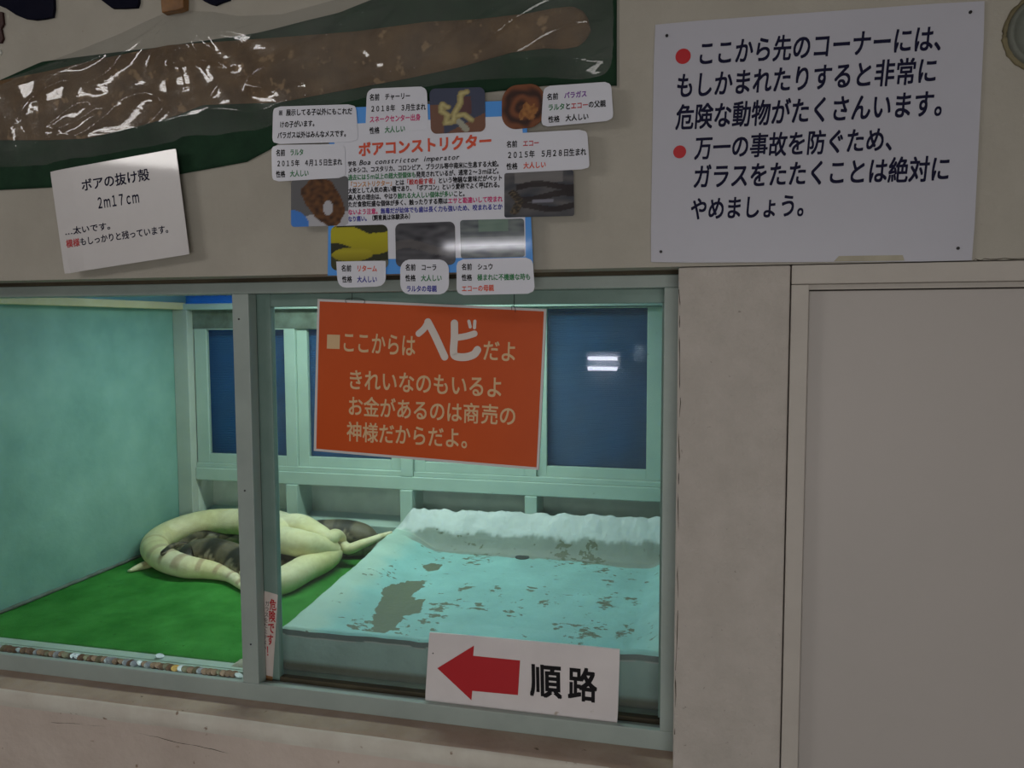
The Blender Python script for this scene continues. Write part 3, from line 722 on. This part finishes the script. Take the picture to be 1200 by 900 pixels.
for px, py, r in ((800.5, 66, 9), (796.5, 178, 7.6)):
    c = at(px, py, YS-0.0003); rr = (at(px+r, py, YS)-c).length
    mb = MB(); mb.tube([c, c+Vector((0, -0.0004, 0))], rr, 28, smooth=False); mb.build('red_dot', m_red, wb)
for px, py in ((781.5, 42), (1137, 14.5), (1122.5, 291), (774.5, 295)):
    c = at(px, py, YS); mb = MB(); mb.tube([c, c+Vector((0, -0.002, 0))], 0.0028, 12, smooth=False); mb.build('screw', m_screw, wb)
tp = [(977, 306.5), (1060, 305.5), (1058, 299), (983, 300)]
MB().prism([at(*p_, YS-0.0004) for p_ in tp], (0, -0.0002, 0)).build('tape_remnant', mat('old_tape', (0.42, 0.39, 0.30), (0.36, 0.33, 0.25), 20), wb)

# --- orange board hung behind the front track
YO = 0.1205
ob = thing('orange_sign', tuple(at(505, 540, YO)), 'orange board with cream writing and white edge, hung before the right pane', 'sign')
q = [(372, 350), (640.5, 362), (631.5, 551), (367.5, 528.5)]
quad_card(q, YO, 0.004, 0.006, 6, 6).build('board', m_border, ob)
qi = [(374.5, 353), (637.5, 364.8), (628.8, 547.8), (370.5, 526)]
quad_card(qi, YO-0.0004, 0.003, 0.0004, 6, 6).build('painted_face', m_orange, ob)
T = Letters(); YL = YO-0.0006
def ol(s, p0, p1, h, mt=m_beige, b=0.013): T.line(s, p0, p1, h, YL, mt, b, 0, 4)
ol('ここからは', (400, 412.5), (487, 418), 27)
ol('だよ', (565, 422), (606, 424.5), 26)
ol('きれいなのもいるよ', (407, 456), (590, 466.5), 25.5)
ol('お金があるのは商', (407, 486.5), (562, 496.5), 24.5)
ol('売の', (563, 496), (605, 499.5), 25)
ol('神様だからだよ。', (406, 516.5), (560, 526.5), 24.5)
T.mb.prism([at(*p_, YL) for p_ in ((383, 408.5), (398, 409), (398.5, 392.5), (383.5, 392))], (0, -0.0003, 0), T.mi(m_beige))
# the two large rounded characters, brushed as thick strokes
def brush(pts, wpx, m):
    brush.k += 1
    P = [Vector(p_) for p_ in spline([tuple(at(*p_, YL-0.0004-0.00006*brush.k)) for p_ in pts], 6)]
    r = (at(500+wpx/2, 420, YL)-at(500, 420, YL)).length
    n = 14; L0 = []; 
    vs = []; k = len(P)
    for i, p_ in enumerate(P):
        t_ = (P[min(i+1, k-1)]-P[max(0, i-1)]).normalized(); nn = Vector((-t_.z, 0, t_.x))
        vs += [p_+nn*r, p_-nn*r]
    mi = T.mi(m)
    T.mb.add(vs, [(2*i, 2*i+1, 2*i+3, 2*i+2) for i in range(k-1)], mi)
    for c in (P[0], P[-1]):
        T.mb.add([c+Vector((r*math.cos(2*math.pi*j/18), -0.00002, r*math.sin(2*math.pi*j/18))) for j in range(18)], [tuple(range(18))], mi)
brush.k = 0
brush([(490.5, 391), (497, 385), (501.5, 377.5)], 7, m_letterwhite)
brush([(501.5, 377.5), (510, 394), (521, 418)], 8.5, m_letterwhite)
brush([(532.5, 379), (532.5, 395), (531.5, 412), (534, 417.5), (545, 418.5), (555, 415.5), (559.5, 410)], 8.5, m_letterwhite)
brush([(533, 396), (546, 394), (556, 391)], 7, m_letterwhite)
brush([(549.5, 376.5), (551, 383)], 3.6, m_letterwhite)
brush([(556.5, 376.5), (556, 384)], 3.6, m_letterwhite)
T.build('lettering', ob)
for a, b_ in (((406, 353), (427, 353.5)), ((600, 361), (604, 364))):
    pa, pb = at(*a, YO), at(*b_, YO)
    P = spline([tuple(pa+Vector((0, -0.0015, -0.004))), tuple(pa+Vector((0, -0.002, 0.004))), tuple((pa+pb)/2+Vector((0, 0.0, 0.007))), tuple(pb+Vector((0, -0.002, 0.004))), tuple(pb+Vector((0, -0.0015, -0.004)))], 5)
    MB().tube(P, 0.0006, 6).build('wire_loop', m_screw, ob)
MB().tube([at(406, 352, YO)+Vector((0.012, 0.003, 0)), at(406, 352, YO)+Vector((0.012, 0.006, 0.033))], 0.0006, 6).build('hanging_wire', m_screw, ob)
MB().tube([at(602, 361, YO)+Vector((0, 0.003, 0)), at(602, 361, YO)+Vector((0, 0.006, 0.045))], 0.0006, 6).build('hanging_wire', m_screw, ob)

# --- route board with red arrow standing on the bottom rail
YR = 0.1055
rb = thing('route_sign', tuple(at(610, 838, YR)), 'white board with red left arrow and two black characters, standing on the window rail', 'sign')
q = [(503, 741), (726.5, 761), (723.5, 848), (498, 821)]
quad_card(q, YR, 0.015, 0.005, 8, 8).build('board', m_route, rb)
MB().prism([at(*p_, YR-0.0002) for p_ in ((512.5, 783), (552.5, 820.5), (553.5, 809.5), (607, 814.5), (609.5, 774), (554.5, 768.5), (555.5, 756.5))], (0, -0.0004, 0)).build('red_arrow', m_red, rb)
T = Letters()
T.line('順', (621, 815), (659, 818.5), 41, YR, m_black, 0.024, 0, 4)
T.line('路', (665, 819), (700, 823), 41, YR, m_black, 0.024, 0, 4)
T.build('lettering', rb)
c = at(507.5, 765.5, YR); mb = MB(); mb.tube([c, c+Vector((0, -0.001, 0))], 0.0015, 10, smooth=False); mb.build('nail', m_screw, rb)

# --- narrow danger sticker on the rear sash stile
YK = 0.1285
sk = thing('danger_sticker', tuple(at(313, 800, YK)), 'narrow pale sticker with red vertical writing at the foot of the middle stile', 'sticker')
quad_card([(309.5, 692.5), (325.5, 697), (319, 801), (303, 797)], YK, 0.03, 0.001, 4, 8).build('paper', m_sticker, sk)
T = Letters()
def vert(s, p0, p1, h, mt, wpx, b=0.0):
    k = len(s)
    for i, ch in enumerate(s):
        f = (i+0.5)/k; cx = p0[0]+(p1[0]-p0[0])*f; cy = p0[1]+(p1[1]-p0[1])*f
        T.line(ch, (cx-wpx/2, cy+h*0.42), (cx+wpx/2, cy+h*0.42+wpx*0.1), h, YK, mt, b, 0, 3)
vert('危険です！', (320.5, 702), (315.5, 770), 14, m_red, 8, 0.02)
vert('ガラスをたたかないで下さい', (313.5, 704), (307.5, 788), 6.6, m_black, 5.5, 0.0)
T.build('lettering', sk)
MB().prism([at(*p_, YK-0.0003) for p_ in ((303.3, 797), (319, 801), (319.6, 793), (303.7, 789.5))], (0, -0.0002, 0)).build('rust_stain', mat('rust', (0.36, 0.18, 0.07), (0.25, 0.13, 0.06), 30), sk)

# ================================================================== SHED SKIN in its bag
def outline_sheet(pts_top, pts_bot, nu, nv, fn):
    """sheet between a top and bottom pixel polyline on the wall; fn(a,b,p) adds relief"""
    def interp(pl, x):
        for (x0, y0), (x1, y1) in zip(pl, pl[1:]):
            if x0 <= x <= x1: return y0+(y1-y0)*(x-x0)/(x1-x0)
        return pl[-1][1] if x > pl[-1][0] else pl[0][1]
    xa, xb = pts_top[0][0], pts_top[-1][0]; mb = MB()
    def g(a, b):
        x = xa+(xb-xa)*a; yt, yb_ = interp(pts_top, x), interp(pts_bot, x)
        p_ = at(x, yb_+(yt-yb_)*b, 0); return p_+Vector((0, fn(a, b, p_), 0))
    mb.grid(nu, nv, g); return mb
top_c = [(-400, 190), (-130, 128), (0, 95), (50, 73), (120, 64), (180, 57), (300, 40), (400, 15), (450, -5), (520, -40), (723, -70)]
bot_c = [(-400, 290), (-130, 246), (0, 223), (60, 220), (215, 204), (290, 190), (320, 174), (345, 152), (440, 128), (560, 110), (640, 101), (723, 101)]
mb = outline_sheet(top_c, bot_c, 180, 24, lambda a, b, p_: -0.004-0.0015*noise.noise(p_*14))
cl = tag(mb.build('green_cloth', m_cloth, fix=False), 'dark green cloth backing behind the shed snake skin', 'cloth')
s_ = cl.modifiers.new('thick', 'SOLIDIFY'); s_.thickness = 0.002
top_s = [(-390, 170), (-140, 112), (0, 96), (60, 84), (120, 70), (160, 62), (200, 54), (260, 50), (330, 45), (420, 38), (500, 27), (560, 24), (620, 17), (650, 11), (672, 9), (685, 15), (691, 26), (693, 36)]
bot_s = [(-390, 208), (-140, 176), (0, 165), (60, 165), (105, 163), (160, 150), (210, 136), (240, 124), (330, 121), (420, 104), (480, 93), (540, 80), (600, 63), (640, 58), (660, 59), (678, 56), (688, 48), (693, 38)]
def skin_relief(a, b, p_):
    bulge = math.sqrt(max(0, 1-(2*b-1)**2))
    return -0.0065-0.0075*bulge-0.0022*noise.noise(p_*16)*bulge-0.001*noise.noise(p_*60)*bulge
mb = outline_sheet(top_s, bot_s, 330, 22, skin_relief)
sk_ = tag(mb.build('shed_snake_skin', m_skin, fix=False), 'long brown shed snake skin laid out inside clear plastic', 'snake skin')
# clear bag: front film with folds pulled up to the gathered point
top_b = [(-405, 186), (-130, 125), (0, 94), (40, 79), (90, 60), (140, 40), (165, 28), (192, 16), (207, 12), (225, 13), (250, 14), (280, 19), (330, 17), (400, -2), (460, -30), (726, -60)]
bot_b = [(-405, 268), (-130, 220), (0, 199), (55, 198), (70, 192), (130, 184), (205, 171), (215, 165), (300, 158), (345, 142), (430, 118), (480, 108), (560, 97), (640, 96), (700, 98), (726, 104)]
G = at(207, 12, 0); G2 = at(60, 197, 0)
def film(a, b, p_):
    e = min(1, min(b, 1-b)*6)*min(1, (1-a)*25)
    d = p_-G; ang = math.atan2(d.z, d.x); r = math.hypot(d.x, d.z)
    near = math.exp(-r/0.30)
    fold = 0.0026*math.sin(ang*17+2*noise.noise(p_*5))*near*min(1, r/0.03)
    d2 = p_-G2; a2_ = math.atan2(d2.z, d2.x); r2_ = math.hypot(d2.x, d2.z)
    fold += 0.0022*math.sin(a2_*14)*math.exp(-r2_/0.14)
    long_ = 0.0014*noise.noise(Vector((p_.x*5+p_.z*9, 0, p_.z*22-p_.x*4)))+0.0005*noise.noise(Vector((p_.x*16, 2, p_.z*45-p_.x*8)))
    rid = 1-abs(noise.noise(Vector((p_.x*6-p_.z*3, 5, p_.z*14-p_.x*3))))
    return -0.0175*e-0.001-(fold+long_+0.0035*(rid**14))*e
mb = outline_sheet(top_b, bot_b, 540, 90, film)
bag = tag(mb.build('plastic_bag', m_plastic, fix=False), 'clear crinkled plastic bag wrapped over the shed snake skin', 'plastic bag')
# brown tape holding the gathered top
mb = MB(); qa = [at(*p_, 0) for p_ in ((192.5, -25), (222.5, -25), (222, 13), (214, 16), (206, 17), (196.5, 19))]
mb.prism([p_+Vector((0, -0.020, 0)) for p_ in qa], (0, 0.019, 0))
tag(mb.build('brown_tape', m_tape, bevel=0.002), 'folded brown tape holding up the gathered top of the plastic bag', 'tape')

# cut-out navy letter ends along the top edge, red scrap at the left
def cutout(name, pts, m, label, cat, depth=0.008):
    mb = MB(); mb.prism([at(*p_, 0) for p_ in pts], (0, -depth, 0)); return tag(mb.build(name, m), label, cat)
cutout('letter_cutout', [(-60, -50), (-60, -20), (0, 7), (10, 11), (22, 19), (32, 23), (44, 24.5), (56, 23), (64.5, 21), (66, 12), (65, -50)], m_navy, 'broad navy letter end at the photo\'s top left corner', 'letter')
cutout('letter_cutout', [(100, -50), (112, -6), (126, 5), (134, 11), (148, 11), (163, 10), (165, 4), (166, -50)], m_navy, 'navy letter end left of the brown tape', 'letter')
cutout('letter_cutout', [(215, -50), (231, -4), (240, 2), (248, 6), (254, 7.5), (262, 4), (271, 1), (278, -50)], m_navy, 'navy letter end right of the brown tape', 'letter')
sp = thing('red_tag', tuple(at(-6, 66, 0)), 'dark reddish scrap with a white tip at the left edge above the skin', 'tag')
MB().prism([at(*p_, 0) for p_ in ((-24, 14), (-24, 52), (3.5, 51), (6, 46), (3.5, 34), (6.5, 29), (5, 15))], (0, -0.006, 0)).build('tag_body', m_scrap, sp)
MB().prism([at(*p_, 0) for p_ in ((-24, 57), (-24, 68), (0, 66), (3, 62), (1, 58))], (0, -0.005, 0)).build('white_tip', m_white_scrap, sp)

# round cap on the wall, cut by the right edge
rc = thing('round_wall_cap', tuple(at(1226, 82, 0)), 'round grey-green cap on the wall in the top right corner', 'wall cap')
c = at(1226, 38, 0); R = (at(1226-47, 38, 0)-c).length
mb = MB()
n = 48; prof = [(1.0, 0.0), (1.0, -0.012), (0.95, -0.018), (0.88, -0.018), (0.84, -0.012), (0.6, -0.018), (0.3, -0.023), (0.0, -0.025)]
vs = [(c.x+R*a*math.cos(2*math.pi*j/n), y, c.z+R*a*math.sin(2*math.pi*j/n)) for a, y in prof for j in range(n)]
mb.add(vs, [(k*n+j, k*n+(j+1) % n, (k+1)*n+(j+1) % n, (k+1)*n+j) for k in range(len(prof)-1) for j in range(n)], 0, True)
mb.build('cap_disc', m_metalcap, rc)
P = [(c.x+R*1.03*math.cos(2*math.pi*j/60), -0.002, c.z+R*1.03*math.sin(2*math.pi*j/60)) for j in range(61)]
MB().tube(P, [0.005+0.003*noise.noise(Vector((j*0.7, 0, 0))) for j in range(61)], 8).build('sealant_ring', m_caulk, rc)

# ================================================================== HANDWRITTEN SHEET
YB_ = -0.030
hs = thing('skin_caption_sheet', tuple(at(140, 318, YB_)), 'square laminated sheet with handwriting, hung below the shed skin on the left', 'notice')
q = [(58, 201), (206, 174), (222, 298), (75, 321)]
quad_card(q, YB_, 0.01, 0.0012, 24, 24, wave=lambda s, t: 0.010*max(0, 0.18-s)**1.0+0.006*max(0, 0.25-t)*math.sin(s*26)*max(0, 0.5-s)*2).build('sheet', m_sheet, hs)
T = Letters()
def bl(s, p0, p1, h, mt=m_ink, b=0.016): T.line(s, p0, p1, h, YB_, mt, b, 0, 3)
bl('ボアの抜け殻', (96, 224.5), (176, 211), 15)
bl('２ｍ１７ｃｍ', (114, 246), (164, 238.5), 17)
bl('…太いです。', (76, 276), (136, 268), 9.5)
bl([('模様', m_red), ('もしっかりと残っています。', m_ink)], (78, 290.5), (203, 272), 10)
T.build('lettering', hs)

# ================================================================== BOA POSTER with pasted cards and photographs
YP = -0.0265
po = thing('boa_poster', tuple(at(505, 345, YP)), 'blue poster about boas with pasted name cards and snake photographs', 'poster')
quad_card([(386, 127), (616, 117), (625, 317), (384, 323)], YP, 0.0, 0.001, 6, 6).build('blue_backing', m_bluecard, po)
quad_card([(392, 146), (612, 135), (616.5, 301), (391, 304.5)], YP-0.0008, 0.01, 0.0008, 6, 6).build('text_sheet', m_paper, po)
T = Letters(); YT = YP-0.0011
def pl(s, p0, p1, h, mt=m_black, b=0.028, sh=0.0): T.line(s, p0, p1, h, YT, mt, b, sh, 2)
pl('ボアコンストリクター', (420, 183.5), (577, 173), 17.5, m_redtitle, 0.035)
pl('学名', (407.5, 195), (418, 194.3), 6)
pl('Boa constrictor imperator', (421, 194.3), (539, 187.5), 8.5, m_black, 0.015, 0.25)
pl('メキシコ、コスタリカ、コロンビア、ブラジル等中南米に生息する大蛇。', (408, 203), (588, 195), 7.2)
pl([('過去には５ｍ以上の超大型個体も', m_green), ('発見されているが、通常２～３ｍほど。', m_black)], (408, 211.5), (588, 203.5), 7.2)
pl([('「コンストリクター」', m_tan), ('とは', m_black), ('「絞め殺す者」', m_red), ('という物騒な意味だがペット', m_black)], (408, 220), (589, 211.5), 7.2)
pl('大蛇として人気の高い種であり、「ボアコン」という愛称でよく呼ばれる。', (408, 227), (589, 219.5), 7.2)
pl([('高人気の理由は、やはり', m_black), ('触れる大人しい個体が多い', m_green), ('こと。', m_black)], (408, 235), (548, 230), 7.2)
pl([('ただ食欲旺盛な個体が多く、触ったりする際は', m_black), ('エサと勘違いして咬まれ', m_pink)], (408, 243), (589, 236.5), 7.2)
pl([('ないよう注意。', m_pink), ('無毒だが幼体でも歯は長く力も強いため、咬まれるとか', m_blue)], (408, 252), (589, 245.5), 7.2)
pl([('なり痛い。', m_blue), ('（飼育員は体験済み）', m_black)], (408, 260), (484, 256.5), 7)
T.build('lettering', po)

def name_card(quad, lines, label, Y=YP-0.0022, rad=0.16):
    o = quad_card(quad, Y, rad, 0.0009, 12, 12).build('name_card', m_paper, po); o['label'] = label
    global T
    T = Letters()
    for segs, p0, p1, h in lines:
        T.line(segs if isinstance(segs, list) else [(segs, m_black)], p0, p1, h, Y, m_black, 0.026, 0, 2)
    T.build('lettering', o)
def photo(quad, paint, label, Y=YP-0.0016, rad=0.14, n=44, wave=None):
    o = quad_card(quad, Y, rad, 0.0009, n, n, paint, wave).build('photograph', m_photo, po); o['label'] = label
def lerp(a, b, t): return tuple(a[i]+(b[i]-a[i])*t for i in range(3))
def seg_d(u, v, pts):
    best = 9
    for (x0, y0), (x1, y1) in zip(pts, pts[1:]):
        dx, dy = x1-x0, y1-y0; t = max(0, min(1, ((u-x0)*dx+(v-y0)*dy)/(dx*dx+dy*dy))); best = min(best, math.hypot(u-x0-dx*t, v-y0-dy*t))
    return best
def nse(u, v, s, k=0): return noise.noise(Vector((u*s, v*s, k)))
def ph_albino(u, v):
    c = (0.045, 0.055, 0.10) if v-0.6*u > -0.75 else (0.17, 0.075, 0.045)
    if u < -0.5 and v < 0.3: c = (0.16, 0.075, 0.05)
    if u > 0.1 and u < 0.5 and -0.2 < v < 0.6: c = lerp(c, (0.12, 0.035, 0.02), 0.7)
    d = seg_d(u, v, [(-0.35, 0.15), (-0.55, 0.3), (-0.6, 0.0), (-0.35, -0.2), (-0.45, -0.55), (-0.15, -0.5), (-0.1, -0.1), (0.1, 0.3), (0.15, 0.75), (0.35, 0.8)])
    d = min(d, seg_d(u, v, [(-0.05, -0.25), (0.25, -0.2), (0.5, -0.45)]))
    if d < 0.12: c = lerp((0.50, 0.44, 0.20), (0.25, 0.2, 0.08), min(1, d/0.12+0.3*nse(u, v, 9)))
    if seg_d(u, v, [(0.05, -0.5), (0.3, -0.85)]) < 0.12: c = (0.34, 0.34, 0.27)
    return c
def ph_orange(u, v):
    r = math.hypot(u*0.9, v); c = lerp((0.16, 0.05, 0.018), (0.05, 0.015, 0.008), 0.5+0.7*math.sin(r*11+2*nse(u, v, 2)))
    if math.hypot(u-0.25, v+0.25) < 0.38+0.2*nse(u, v, 4): c = lerp((0.36, 0.16, 0.045), (0.22, 0.08, 0.02), 0.5+nse(u, v, 6))
    return c
def ph_coil(u, v):
    c = (0.12, 0.12, 0.13)
    if v < -0.2*u-0.5+0.3*u: c = (0.42, 0.42, 0.46)
    if math.hypot(u+1.1, v+1.0) < 0.75: c = (0.05, 0.20, 0.62)
    d = seg_d(u, v, [(-0.35, 0.45), (-0.1, 0.75), (0.2, 0.6), (0.45, 0.1), (0.6, -0.4), (0.45, -0.75), (0.1, -0.45), (-0.2, 0.05), (-0.35, 0.45)])
    if d < 0.30: c = lerp((0.15, 0.06, 0.018), (0.04, 0.016, 0.008), min(1, max(0, 0.45+0.9*nse(u, v, 6))))
    if math.hypot((u-0.3)/0.17, (v+0.25)/0.3) < 1: c = (0.42, 0.42, 0.46)
    return c
def ph_dark(u, v):
    c = lerp((0.035, 0.04, 0.055), (0.11, 0.105, 0.11), 0.5+0.9*nse(u*0.7, v*1.6, 2.2))
    if v > 0.5 and abs(u) < 0.7: c = lerp(c, (0.22, 0.21, 0.21), 0.6)
    for y0 in (0.35, -0.1, -0.55):
        if abs(v-y0-0.12*math.sin(u*3+y0*5)) < 0.13 and u > -0.65: c = lerp(c, (0.018, 0.012, 0.013), 0.85)
    if seg_d(u, v, [(-0.75, 0.1), (-0.55, -0.3), (-0.7, -0.75)]) < 0.12: c = lerp((0.03, 0.025, 0.02), (0.28, 0.2, 0.12), max(0, nse(u, v, 12)))
    if abs(v+0.3) < 0.07 and -0.2 < u < 0.4: c = (0.2, 0.2, 0.25)
    return c
def ph_yellow(u, v):
    c = (0.028, 0.03, 0.014)
    if v < -0.62: c = (0.16, 0.16, 0.13)
    if v < -0.3 and u < -0.3: c = (0.05, 0.05, 0.02)
    if v > -0.05-0.28*math.sin(u*2.2+0.4) and v < 0.95-0.55*max(0, u+0.2)*1.1+0.35*max(0, u-0.35)*2: c = lerp((0.42, 0.38, 0.015), (0.30, 0.26, 0.01), min(1, max(0, 0.5-v)))
    if math.hypot((u+0.25)/0.72, (v+0.3)/0.32) < 1: c = lerp((0.40, 0.35, 0.02), (0.22, 0.19, 0.01), min(1, abs(v+0.15)*2.2))
    return c
def ph_grey(u, v):
    c = lerp((0.035, 0.035, 0.045), (0.10, 0.10, 0.115), 0.5+nse(u, v*1.7, 2.5, 3))
    if abs(v+0.15+0.2*math.sin(u*2.5)) < 0.2: c = lerp(c, (0.13, 0.12, 0.12), 0.6)
    return c
def ph_pale(u, v):
    c = lerp((0.16, 0.19, 0.19), (0.05, 0.06, 0.08), 0.5+0.8*nse(u, v*2.4, 2.2, 5))
    if v > 0.35 and abs(u-0.05) < 0.45: c = lerp(c, (0.17, 0.27, 0.21), 0.7)
    if -0.35 < v < 0.1: c = lerp(c, (0.32, 0.34, 0.36), 0.5)  # pale band is a reflection painted into the print
    return c
photo([(503, 104), (568, 102), (569, 154), (505, 157)], ph_albino, 'snapshot of a pale snake on dark grey')
photo([(588, 101), (638, 97), (638, 148), (588, 153)], ph_orange, 'snapshot of a rust brown coiled snake', rad=0.36)
photo([(341, 211), (408, 206), (408, 264), (341, 266)], ph_coil, 'snapshot of a brown snake coiled on white', rad=0.08)
photo([(591, 203), (672, 199), (673, 253), (591, 255)], ph_dark, 'snapshot of dark snakes on grey', rad=0.05)
photo([(387.5, 265), (454, 263), (455, 315), (388, 317)], ph_yellow, 'snapshot of a bright yellow snake')
photo([(463, 262), (533, 259.5), (534, 310), (464, 313)], ph_grey, 'snapshot of a dim grey snake')
photo([(539, 258), (614, 256), (615, 301), (540, 303)], ph_pale, 'snapshot with pale glare across it', rad=0.08)
name_card([(320, 125), (417, 122), (420, 166), (319, 169)], [
    ('※ 展示してる子以外にもこれだ', (326, 136), (413, 134), 8.2), ('けの子がいます。', (328, 150), (372, 148), 8.2), ('パラガス以外はみんなメスです。', (325, 162.5), (409, 160), 8.2)],
    'white rounded card with three lines of black print')
name_card([(318, 170), (404, 168.5), (405, 208), (319, 213)], [
    ([('名前　', m_black), ('ラルタ', m_green)], (323.5, 183), (356, 182), 8.2), ('２０１５年　４月１５日生まれ', (324, 195.5), (401, 193.5), 8.2), ([('性格　', m_black), ('大人しい', m_green)], (323.5, 208), (362, 206.5), 8.2)],
    'white card with a name in green')
name_card([(430, 104), (500, 101), (502, 152), (428, 158)], [
    ([('名前　', m_black), ('チャーリー', m_black)], (433, 118), (481, 116), 8.2), ('２０１８年　３月生まれ', (434, 131.5), (499, 129), 8.4), ([('スネークセンター出身', m_pink)], (433, 144), (493, 141), 8.2), ([('性格　', m_black), ('大人しい', m_green)], (433, 157), (475, 154.5), 8.2)],
    'white card with a line of pink print', Y=YP-0.0014, rad=(0.16, 0.16, 0.0, 0.0))
name_card([(637, 101), (716, 95.5), (719, 141), (634, 149)], [
    ([('名前　', m_black), ('パラガス', m_purple)], (641, 117.5), (688, 113.5), 8.2), ([('ラルタ', m_green), ('と', m_black), ('エコー', m_red), ('の父親', m_black)], (642, 130), (710, 125), 8.4), ([('性格　', m_black), ('大人しい', m_black)], (642.5, 144), (690, 140), 8.2)],
    'white tilted card with a name in purple', Y=YP-0.0036)
name_card([(590, 157), (688, 151.5), (691, 198), (591, 203)], [
    ([('名前　', m_black), ('エコー', m_red)], (593.5, 173), (632, 171), 8.2), ('２０１５年　５月２８日生まれ', (594, 186), (687, 182), 9), ([('性格　', m_black), ('大人しい', m_redtitle)], (593.5, 199), (640, 196.5), 8.2)],
    'white card with a name in red', rad=(0.05, 0.16, 0.12, 0.05), Y=YP-0.0028)
name_card([(394, 306.5), (452, 305.5), (452, 335.5), (396, 337.5)], [
    ([('名前　', m_black), ('リターム', m_redtitle)], (400, 318), (442, 318.5), 8), ([('性格　', m_black), ('大人しい', m_blue)], (401, 331), (442, 331), 8)],
    'small white card with a name in orange', rad=(0, 0.05, 0.35, 0.35), Y=YP-0.003)
name_card([(469, 304), (526, 304), (526, 345), (469, 345)], [
    ([('名前　', m_black), ('コーラ', m_black)], (475, 317), (512, 317), 8), ([('性格　', m_black), ('大人しい', m_green)], (475, 329.5), (518, 329.5), 8), ([('ラルタの母親', m_blue)], (476, 342), (512, 342), 8)],
    'small white card with a last line in blue', rad=0.3, Y=YP-0.003)
name_card([(535, 304), (624, 301.5), (627, 344), (535, 346)], [
    ([('名前　', m_black), ('シュウ', m_black)], (541, 316.5), (578, 316), 8), ([('性格　', m_black), ('極まれに不機嫌な時も', m_green)], (541, 329), (622, 328), 8), ([('エコーの母親', m_redtitle)], (541, 342), (579, 341), 8)],
    'wide white card with a last line in red', rad=0.2, Y=YP-0.003)

# ================================================================== LAMPS across the corridor (seen in the glass)
def wall_lamp(x, z, length, label, tubes=1):
    r = thing('fluorescent_lamp', (x, -3.6, z), label, 'lamp')
    MB().box(x-length/2-0.02, x+length/2+0.02, -3.6, -3.56, z-0.02-0.05*(tubes-1), z+0.05).build('housing', m_housing, r, bevel=0.004)
    for k in range(tubes):
        zz = z-0.07*k
        MB().tube([(x-length/2, -3.54, zz), (x+length/2, -3.54, zz)], 0.013, 14).build('lamp_tube', m_tube if tubes == 1 else m_tube_dim, r)
def mirror_x(px, py, Yg, Yl):
    d = ray(px, py); s = ((Yg-CAM.y)+(Yg-Yl))/d.y; p_ = CAM+d*s; return p_.x, p_.z
mx_, mz_ = mirror_x(706, 420, 0.139, -3.54)
wall_lamp(mx_, mz_, 0.20, 'short twin tube lamp on the opposite wall, low', 2)
mx2, mz2 = mirror_x(571, 288, YP, -3.54)
wall_lamp(mx2, mz2, 0.58, 'long tube lamp on the opposite wall, higher', 1)
